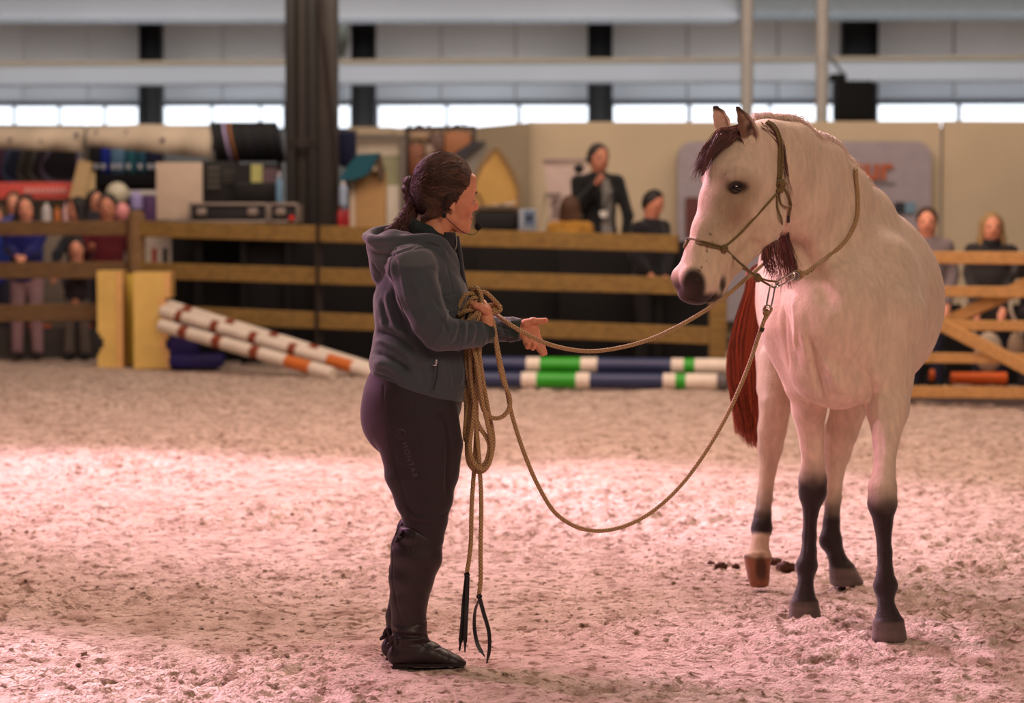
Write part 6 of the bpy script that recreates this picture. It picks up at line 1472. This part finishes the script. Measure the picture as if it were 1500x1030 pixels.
def pad(x0, x1, y0, y1, Y, c, edge, label, group, side=True):
    """saddle pad: cloth with rounded lower corner and piping"""
    t = thing('saddle_pad', label, 'saddle pad', W((x0 + x1) / 2, y0, Y), group=group); a = W(x0, y1, Y); b = W(x1, y0, Y); w = b.x - a.x; h = b.z - a.z; r = min(w, h) * .45
    def outline(g):
        o = [(a.x + g + w * .25, b.z - g)]
        for k in range(6): an = math.radians(180 + 18 * k); o.append((a.x + g + r + w * .0 + r * math.cos(an), a.z + g + r + r * math.sin(an)))
        for k in range(6): an = math.radians(270 + 18 * k); o.append((b.x - g - r * .5 + r * .5 * math.cos(an), a.z + g + r * .5 + r * .5 * math.sin(an)))
        return o + [(b.x - g, b.z - g)]
    m = MB(); m.prism(outline(0), Y, Y + .05); m.build('piping', plain(*edge), t); m = MB(); m.prism(outline(M(4.5, Y)), Y - .015, Y + .04); m.build('cloth', plain(*c, .95), t); return t
gp_ = 'saddle pads hanging in the left stall'
for x0, x1, c, e, lab in ((-22, 16, (84, 56, 78), (60, 44, 66), 'plum saddle pad at the far left of the hanging row'), (2, 42, (34, 40, 62), (70, 84, 120), 'navy saddle pad with slate blue piping'), (24, 58, (54, 50, 46), (84, 82, 74), 'olive-black saddle pad in the hanging row'), (42, 78, (44, 36, 46), (96, 94, 84), 'dark saddle pad with grey-green piping'), (58, 116, (34, 32, 36), (108, 98, 124), 'largest black saddle pad with lilac piping')):
    pad(x0, x1, 216, 268, 28.6 - x0 * .002, c, e, lab, gp_)
gp2 = 'blankets hanging in the second stall'
for x0, x1, c, lab in ((127, 146, (22, 20, 26), 'black folded blanket at the left of the hanging row'), (146, 161, (20, 40, 140), 'royal blue folded blanket in the hanging row'), (161, 183, (88, 122, 152), 'pale steel blue folded blanket'), (183, 200, (36, 92, 106), 'teal folded blanket beside the pale blue one'), (200, 214, (34, 80, 102), 'petrol blue folded blanket beside the navy one'), (214, 236, (26, 28, 58), 'navy folded blanket at the right of the row')):
    t = thing('blanket', lab, 'blanket', W((x0 + x1) / 2, 214, 28.5), group=gp2); pbox('fold', x0 + .5, x1 - .5, 208, 256, 28.5, .14, plain(*c, .95), t, .04)
    n_ = max(1, int((x1 - x0) / 9))
    for k in range(n_): pbox('price_tag', x0 + 2 + k * 9, x0 + 8 + k * 9, 240, 248, 28.46, .01, plain(206, 206, 216), t, .003)
setp(pbox('dark_panel', 127, 238, 206, fy(28.85), 28.82, .04, plain(60, 54, 56), None, 0), 'dark back board behind the hanging blankets', 'board')
setp(pbox('blanket_pile', 136, 240, 254, 276, 28.4, .4, plain(20, 18, 24, .95), None, .09), 'black rolled cloth below the hanging blankets', 'cloth')
RED = plain(232, 92, 84, .7)
sgn = thing('shelf_sign', 'coral red sign strip under the saddle pads', 'sign', W(55, 280, 28.2)); pbox('strip', -60, 111, 267, 291, 28.2, .05, RED, sgn, .005)
for i in range(9): pbox('pale_print', 36 + i * 7, 40.5 + i * 7, 275, 283, 28.17, .02, plain(250, 176, 168), sgn, 0)
pbox('backing', -60, 120, 291, fy(28.6), 28.6, .05, plain(128, 112, 98), sgn, 0)
o = thing('stall_board', 'light wooden board between the two stalls', 'board', W(124, 300, 27.9)); m = MB(); m.beam(W(112, 292, 27.9), W(126, 236, 27.9), .05, .16, (1, 0, 0)); m.build('plank', plain(196, 164, 120), o); pbox('panel', 120, 139, 252, 292, 27.95, .04, plain(206, 180, 132), o, .01)
setp(pbox('counter', -60, 228, 326, fy(27.6), 27.6, .7, plain(132, 118, 104), None, .02), 'long brown stall counter behind the bystanders on the left', 'counter')
def bottle(x, y0, y1, w, c, cap, lab, Y=27.7):
    t = thing('bottle', lab, 'bottle', W(x, y1, Y), group='care bottles on the left stall counter'); a = W(x, y1, Y); b = W(x, y0, Y); h = b.z - a.z; r = M(w / 2, Y)
    m = MB(); m.lathe(a, [(r * .95, 0), (r, h * .04), (r, h * .72), (r * .45, h * .84)], 14); m.build('flask', plain(*c, .4), t); m = MB(); m.lathe(a, [(r * .42, h * .84), (r * .42, h), (r * .3, h * 1.01)], 12); m.build('cap', plain(*cap, .4), t)
for a in ((68, 298, 327, 15, (206, 196, 196), (230, 226, 220), 'large white tub on the counter'), (84, 302, 327, 9, (196, 110, 40), (190, 120, 40), 'orange bottle on the counter'), (96, 298, 327, 9, (206, 160, 160), (214, 170, 170), 'pink bottle on the counter'), (107, 306, 327, 8, (214, 208, 202), (226, 222, 216), 'small white bottle beside the pink one'), (200, 280, 306, 19, (172, 160, 214), (190, 180, 226), 'lavender canister right of the burgundy sweater')): bottle(*a)
m = MB(); m.ball(W(172, 284, 27.4), (.125, .12, .125), 24, 16); m.tube(catmull([W(172, 300, 27.4), W(174, 312, 27.4), W(176, 326, 27.5)], 4), .008, 6); setp(m.build('balloon', plain(206, 196, 172, .4)), 'cream round balloon above the burgundy sweater', 'balloon')
m = MB(); m.ball(W(179, 311, 26.6), (.08, .08, .10), 18, 12); m.tube([W(179, 322, 26.6), W(179, 332, 26.6)], .02, 8); setp(m.build('balloon', plain(232, 150, 150, .4)), 'small pink balloon beside the round fence post top', 'balloon')
pb = thing('storage_box', 'purple storage box left of the tall beige board', 'box', W(219, 320, 27.7)); pbox('box', 211, 228, 287, 326, 27.7, .3, plain(84, 52, 96), pb, .015); pbox('shelf_edge', 186, 230, 279, 286, 27.8, .3, plain(196, 188, 184), pb, .005)
pw = thing('display_board', 'tall plain beige board beside the flight case', 'board', W(264, 322, 24.6)); pbox('board', 229, 296, 238, 322, 24.6, .04, plain(206, 188, 168), pw, .006)
a = W(264, 322, 24.6)
m = MB(); m.box((W(240, 322, 24.6).x, 24.68, .55), (.05, .05, 1.1)); m.box((W(288, 322, 24.6).x, 24.68, .55), (.05, .05, 1.1)); m.build('leg', plain(60, 56, 54), pw)
# saddle pads on a rack left of the column
rk = thing('rack', 'dark metal rack holding the row of black saddle pads', 'rack', W(360, 330, 27.0)); m = MB()
for x in (316, 408): a = W(x, 212, 27.2); m.box((a.x, 27.3, a.z / 2), (.05, .05, a.z))
m.beam(W(310, 216, 27.3), W(415, 216, 27.3), .05, .05); m.build('frame', plain(30, 28, 28), rk)
for i in range(12):
    x = 318 + i * 8.2; c = {2: (172, 152, 190), 3: (150, 96, 56)}.get(i, [(26, 24, 28), (18, 17, 20), (34, 32, 34), (20, 22, 38)][i % 4]); lab = {2: 'lilac-edged saddle pad in the dark rack row', 3: 'tan-edged saddle pad in the dark rack row'}.get(i, 'black saddle pad hung edge-on, %s from the left in the dark rack row' % ['first', 'second', '', '', 'fifth', 'sixth', 'seventh', 'eighth', 'ninth', 'tenth', 'eleventh', 'last'][i])
    t = thing('saddle_pad', lab, 'saddle pad', W(x, 190, 27.0), group='saddle pads in the dark rack'); q = W(x, 208, 27.0); rr = M(30, 27.0); m = MB(); e = MB()
    pts = [(math.cos(math.radians(an)) * rr * .9, math.sin(math.radians(an)) * rr) for an in range(0, 360, 20)]
    n = len(pts); dx = .018
    def disc(mm, k, w):
        vs = [(q.x + s * w + (-y) * .22, q.y + x_ * k, q.z + y * k) for s in (-1, 1) for x_, y in pts]; mm.add(vs, [(j, (j + 1) % n, n + (j + 1) % n, n + j) for j in range(n)] + [tuple(range(n))[::-1], tuple(range(n, 2 * n))])
    disc(m, .96, .026); m.build('cloth', plain(22, 21, 25, .95), t); disc(e, 1.0, .014); e.build('piping', plain(*c, .7), t)
sh_ = thing('shelf_unit', 'black shelf unit with small grey labels left of the column', 'shelf', W(330, 300, 26.6)); pbox('cabinet', 297, 345, 236, 299, 26.6, .4, plain(30, 27, 26), sh_, .01)
for i in range(4):
    pbox('label_strip', 303, 322, 244 + i * 9, 249 + i * 9, 26.57, .01, plain(92, 86, 80), sh_, 0); pbox('label_strip', 328, 343, 250 + i * 5, 252 + i * 5, 26.57, .01, plain(92, 86, 80), sh_, 0)
pbox('side_post', 296, 300, 236, 340, 26.55, .05, plain(20, 18, 18), sh_, 0)
pbox('cabinet', 296, 412, 298, fy(26.8), 26.7, .3, plain(24, 22, 22), sh_, .01)
setp(pbox('equipment_case', 342, 410, 267, 298, 24.6, .4, plain(18, 17, 18, .8), None, .06), 'black soft equipment case standing on the flight case', 'case')
cd = thing('poster', 'small pale yellow poster above the black equipment case', 'poster', W(385, 255, 26.3)); pbox('back_panel', 346, 410, 240, fy(26.4), 26.36, .03, plain(34, 30, 30), cd, 0); pbox('card', 368, 384, 241, 268, 26.3, .02, plain(206, 204, 128), cd, 0); pbox('card', 384, 406, 246, 268, 26.31, .02, plain(120, 96, 104), cd, 0)
bottle(409, 252, 296, 9, (110, 150, 180), (214, 204, 214), 'slim blue and white bottle left of the thick column', 24.5)
# flight case
fc = thing('flight_case', 'black flight case with aluminium edges and latches on the black platform', 'flight case', W(355, 326, 24.1)); ALU = mat('aluminium', srgb(138, 128, 120), .45, metal=.3)
for x0, x1 in ((276, 393), (393, 437)):
    pbox('panel', x0 + 1, x1 - 1, 297, 326, 24.16, .5, plain(22, 22, 26, .6), fc, .01)
    for y in (297, 322.5): pbox('edge_strip', x0, x1, y, y + 4.5, 24.12, .56, ALU, fc, .01)
    for x in (x0, x1 - 4): pbox('edge_strip', x, x + 4, 297, 327, 24.12, .56, ALU, fc, .01)
for x in (287, 362, 403): pbox('latch', x, x + 15, 305, 316, 24.1, .06, ALU, fc, .01)
m = MB(); m.ball(W(427, 320, 24.08), .03, 12, 8); m.build('red_light', plain(210, 40, 32), fc)
m = MB(); a = W(276, 326, 24.4); b = W(437, 326, 24.4)
for x in (a.x + .1, (a.x + b.x) / 2, b.x - .1): m.box((x, 24.4, a.z / 2), (.06, .06, a.z))
m.box(((a.x + b.x) / 2, 24.4, a.z - .02), (b.x - a.x, .5, .03)); m.build('stand', BLK, fc)
# ---- right of the column
setp(pbox('saddle_pad', 495, 522, 192, 245, 26.2, .12, plain(20, 22, 56, .95), None, .07), 'navy saddle pad hanging just right of the thick column', 'saddle pad')
m = MB(); m.tube([W(496, 193, 26.35), W(523, 193, 26.35)], .02); m.box((W(509, 193, 26.4).x, 26.42, W(509, 193, 26.4).z / 2), (.04, .04, W(509, 193, 26.4).z)); setp(m.build('pad_hanger', plain(60, 56, 54)), 'thin metal hanger behind the navy saddle pad', 'stand')
wb = thing('wooden_stand', 'tall plywood box stand under the teal saddle pad', 'stand', W(540, 330, 25.4)); pbox('front', 522, 564, 250, fy(25.4), 25.4, .4, plain(186, 146, 94), wb, .01); pbox('side_strip', 513, 521, 262, fy(25.42), 25.42, .4, plain(206, 186, 160), wb, .005)
tp = thing('saddle_pad', 'teal saddle pad draped over the plywood stand', 'saddle pad', W(530, 245, 25.2)); q = [W(496, 263, 25.2), W(512, 240, 25.2), W(524, 226, 25.2), W(556, 224, 25.2)]
m = MB(); lowr = [W(500, 265, 25.2), W(520, 263, 25.2), W(538, 256, 25.2), W(549, 238, 25.2)]
me_v = [tuple(p + Vector((0, o_, 0))) for o_ in (0, .3) for p in q + lowr[::-1]]; n = 8; m.add(me_v, [(j, (j + 1) % n, n + (j + 1) % n, n + j) for j in range(n)] + [tuple(range(n))[::-1], tuple(range(n, 2 * n))]); m.build('cloth', plain(32, 92, 108, .9), tp)
m = MB(); pts8 = [W(549, 238, 25.25), W(556, 226, 25.25), W(563, 250, 25.25), W(562, 262, 25.25), W(556, 264, 25.25)]; n = 5
m.add([tuple(p + Vector((0, o_, 0))) for o_ in (0, .25) for p in pts8], [(j, (j + 1) % n, n + (j + 1) % n, n + j) for j in range(n)] + [tuple(range(n))[::-1], tuple(range(n, 2 * n))]); m.build('flap', plain(92, 74, 58), tp)
gf = thing('display_stand', 'grey metal stand with white and sage panels behind the plywood stand', 'stand', W(560, 330, 28)); pbox('panel', 522, 586, 203, 228, 28.05, .03, plain(200, 184, 164), gf, 0); pbox('panel', 556, 586, 228, fy(28) - 4, 28.06, .03, plain(148, 144, 112), gf, 0); pbox('panel', 566, 585, 272, fy(28) - 6, 28.0, .03, plain(214, 200, 184), gf, 0)
for a in ((518, 594, 197, 203), (586, 594, 203, fy(28)), (516, 521, 203, fy(28))): pbox('tube', *a, 27.95, .05, plain(104, 92, 84), gf, .008)
for x, y0, y1, w, c, cp_, lab in ((499, 303, 334, 9, (170, 28, 34), (150, 30, 34), 'red bottle just right of the thick column'), (508, 300, 334, 8, (160, 26, 32), (120, 150, 190), 'red bottle with blue label beside the first red bottle'), (503, 266, 300, 13, (160, 180, 206), (220, 210, 206), 'blue and white pack above the red bottles')): bottle(x, y0, y1, w, c, cp_, lab, 24.4)
t = thing('side_table', 'narrow dark table under the red bottles', 'table', W(505, 334, 24.5)); pbox('tabletop', 493, 520, 334, 338, 24.3, .4, plain(40, 30, 26), t, .005); m = MB(); a = W(505, 336, 24.5); m.box((a.x, 24.5, a.z / 2), (.06, .06, a.z)); m.build('leg', plain(40, 30, 26), t)
# brown leather goods
for x0, x1, y0, y1, c, lab in ((598, 630, 188, 206, (150, 122, 96), 'pale brown folded rug at the top of the leather display'), (598, 622, 206, 262, (124, 72, 46), 'chestnut leather bag hanging behind the braid'), (622, 640, 206, 240, (150, 128, 110), 'greyish suede bag behind the woman head'), (628, 652, 192, 225, (92, 66, 56), 'dark brown leather bag in the display'), (650, 690, 188, 238, (150, 92, 54), 'large tan leather bag in the display'), (636, 654, 225, 244, (64, 44, 42), 'small dark leather pouch in the display')):
    t = thing('leather_bag', lab, 'bag', W((x0 + x1) / 2, y1, 28.3), group='leather goods hanging behind the woman'); pbox('bag_body', x0, x1, y0 + 4, y1, 28.3, .16, plain(*c, .6), t, .05); m = MB(); m.tube(catmull([W(x0 + 3, y0 + 6, 28.35), W((x0 + x1) / 2, y0 - 5, 28.38), W(x1 - 3, y0 + 6, 28.35)], 5), .014, 6); m.build('strap', plain(70, 46, 36), t)
m = MB()
for x in (596, 694): a = W(x, 186, 28.48); m.box((a.x, 28.48, a.z / 2), (.05, .05, a.z))
m.beam(W(594, 189, 28.48), W(697, 187, 28.48), .05, .05)
for x in (600, 628, 655, 680): m.beam(W(x, 190, 28.48), W(x, 180, 28.48), .03, .03, (0, 1, 0))
setp(m.build('display_rail', plain(70, 60, 54)), 'dark rail with hooks above the leather bags', 'rail')
setp(pbox('back_board', 598, 692, 192, fy(28.8), 28.8, .04, plain(150, 128, 104), None, 0), 'tan board behind the leather bags', 'board')
def slab(name, pts, Y, th, matl, parent=None):
    m = MB(); q = [W(x, y, Y) for x, y in pts]; n = len(q)
    m.add([tuple(p + Vector((0, o_, 0))) for o_ in (0, th) for p in q], [(j, (j + 1) % n, n + (j + 1) % n, n + j) for j in range(n)] + [tuple(range(n))[::-1], tuple(range(n, 2 * n))]); return m.build(name, matl, parent, smooth=False)
t = setp(slab('mat_roll', [(664, 225), (690, 208), (712, 206), (716, 216), (704, 232), (692, 262), (686, 300), (700, fy(27.4)), (650, fy(27.4)), (664, 260)], 27.4, .2, plain(140, 132, 120)), 'folded grey mat leaning behind the woman forehead', 'mat'); 
t = setp(slab('mat_roll', [(664, 225), (690, 208), (712, 206), (700, 216), (686, 226), (672, 244), (664, 244)], 27.3, .08, plain(50, 46, 52)), 'dark folded cloth lying over the grey mat', 'cloth')
ar = thing('wooden_arch', 'pointed pale plywood arch with a darker right edge', 'arch', W(728, 330, 26.6)); slab('front', [(700, 250), (712, 232), (722, 222), (727, 218), (733, 222), (742, 236), (752, 254), (758, 272), (760, fy(26.6)), (690, fy(26.6)), (694, 270)], 26.6, .05, mat('plywood', srgb(206, 162, 88), .7, var=.12, scale=3), ar)
slab('edge', [(725, 216), (730, 216), (742, 230), (755, 252), (763, 274), (764, 345), (760, 345), (757, 276), (750, 256), (738, 234)], 26.55, .3, plain(140, 112, 78), ar); slab('edge', [(725, 216), (716, 222), (704, 238), (692, 262), (690, 345), (694, 345), (697, 266), (708, 242), (724, 222)], 26.58, .3, plain(140, 112, 78), ar)
mb = MB(); mb.tube(catmull([W(700, 282, 26.59), W(708, 300, 26.59), W(714, 320, 26.59), W(716, 345, 26.59)], 4), .012, 6); setp(mb.build('cable', plain(110, 86, 56)), 'thin cable hanging on the plywood arch', 'cable')
cn = thing('mixing_desk', 'black mixing desk on the platform with papers on top', 'mixer', W(730, 336, 24.2)); pbox('body', 694, 761, 311, 337, 24.2, .4, plain(20, 18, 18), cn, .02); pbox('top_panel', 692, 763, 301, 311, 24.25, .45, plain(120, 98, 74), cn, .02); pbox('faders', 700, 756, 303, 306, 24.2, .02, plain(90, 84, 74), cn, 0)
m = MB(); a = W(727, 337, 24.4); m.box((a.x, 24.4, a.z / 2 + .1), (.4, .3, a.z - .2)); m.build('stand', BLK, cn)
t = thing('paper', 'crumpled white papers lying on the mixing desk', 'paper', W(738, 301, 24.3)); m = MB(); m.box(W(735, 300, 24.4), (.20, .2, .012), ry=.08); m.box(W(744, 298, 24.4), (.16, .2, .02), ry=-.2); m.build('sheet', plain(200, 184, 170), t)
bx = thing('carton', 'blue and white carton at the right of the mixing desk', 'box', W(775, 336, 24.0)); pbox('box', 760, 786, 306, 338, 24.0, .2, plain(158, 168, 180), bx, .01); pbox('print', 768, 783, 309, 330, 23.99, .01, plain(96, 116, 144), bx, 0); pbox('print', 771, 780, 316, 322, 23.98, .01, plain(40, 44, 56), bx, 0)
m = MB(); a = W(773, 338, 24.1); m.box((a.x, 24.1, a.z / 2), (.14, .14, a.z - .02)); m.build('stand', BLK, bx)
rb = thing('roll_up_banner', 'pale pinkish roll-up banner behind the blazer man', 'banner', W(828, 340, 27.2)); slab('cloth', [(797, 238), (862, 240), (858, 300), (856, 350), (806, 350), (803, 290)], 27.2, .01, plain(196, 172, 164), rb); pbox('top_rail', 795, 864, 232, 238, 27.18, .05, plain(150, 130, 124), rb, .005)
m = MB(); m.beam(W(800, 285, 27.4), W(784, 350, 26.9), .03, .05, (0, 1, 0)); m.beam(W(812, 296, 27.4), W(796, 350, 27.0), .03, .05, (0, 1, 0)); m.build('support', plain(150, 134, 112), rb)
for y, a_, b_ in ((283, 803, 822), (290, 808, 820), (297, 806, 818), (305, 810, 824), (313, 808, 820)): pbox('dark_print', a_, b_, y, y + 3.5, 27.17, .01, plain(112, 96, 90), rb, 0)
m = MB(); m.box((W(830, 350, 27.2).x, 27.25, .55), (.5, .06, 1.1)); m.build('base', plain(90, 80, 72), rb)
mc = thing('microphone_arm', 'dark microphone on an arm left of the blazer man', 'microphone', W(848, 250, 25)); m = MB(); m.ball(W(848, 247, 25), .05, 12, 8); m.build('microphone', black, mc); m = MB(); a = W(846, 255, 25); m.tube([a, (a.x - .03, 25, a.z - .3), (a.x - .1, 25.05, .32)], .012, 6); m.build('stand', black, mc)
kp = thing('dark_backdrop', 'low black cloth panel behind the bystanders at the right fence', 'panel', W(1430, 560, 21.4))  # backdrop added to blacken the bright gap behind the legs
for x0, x1 in ((1290, 1384), (1384, 1478), (1478, 1572)): pbox('panel', x0, x1, 446, fy(21.4), 21.4, .04, BLK, kp, .006)
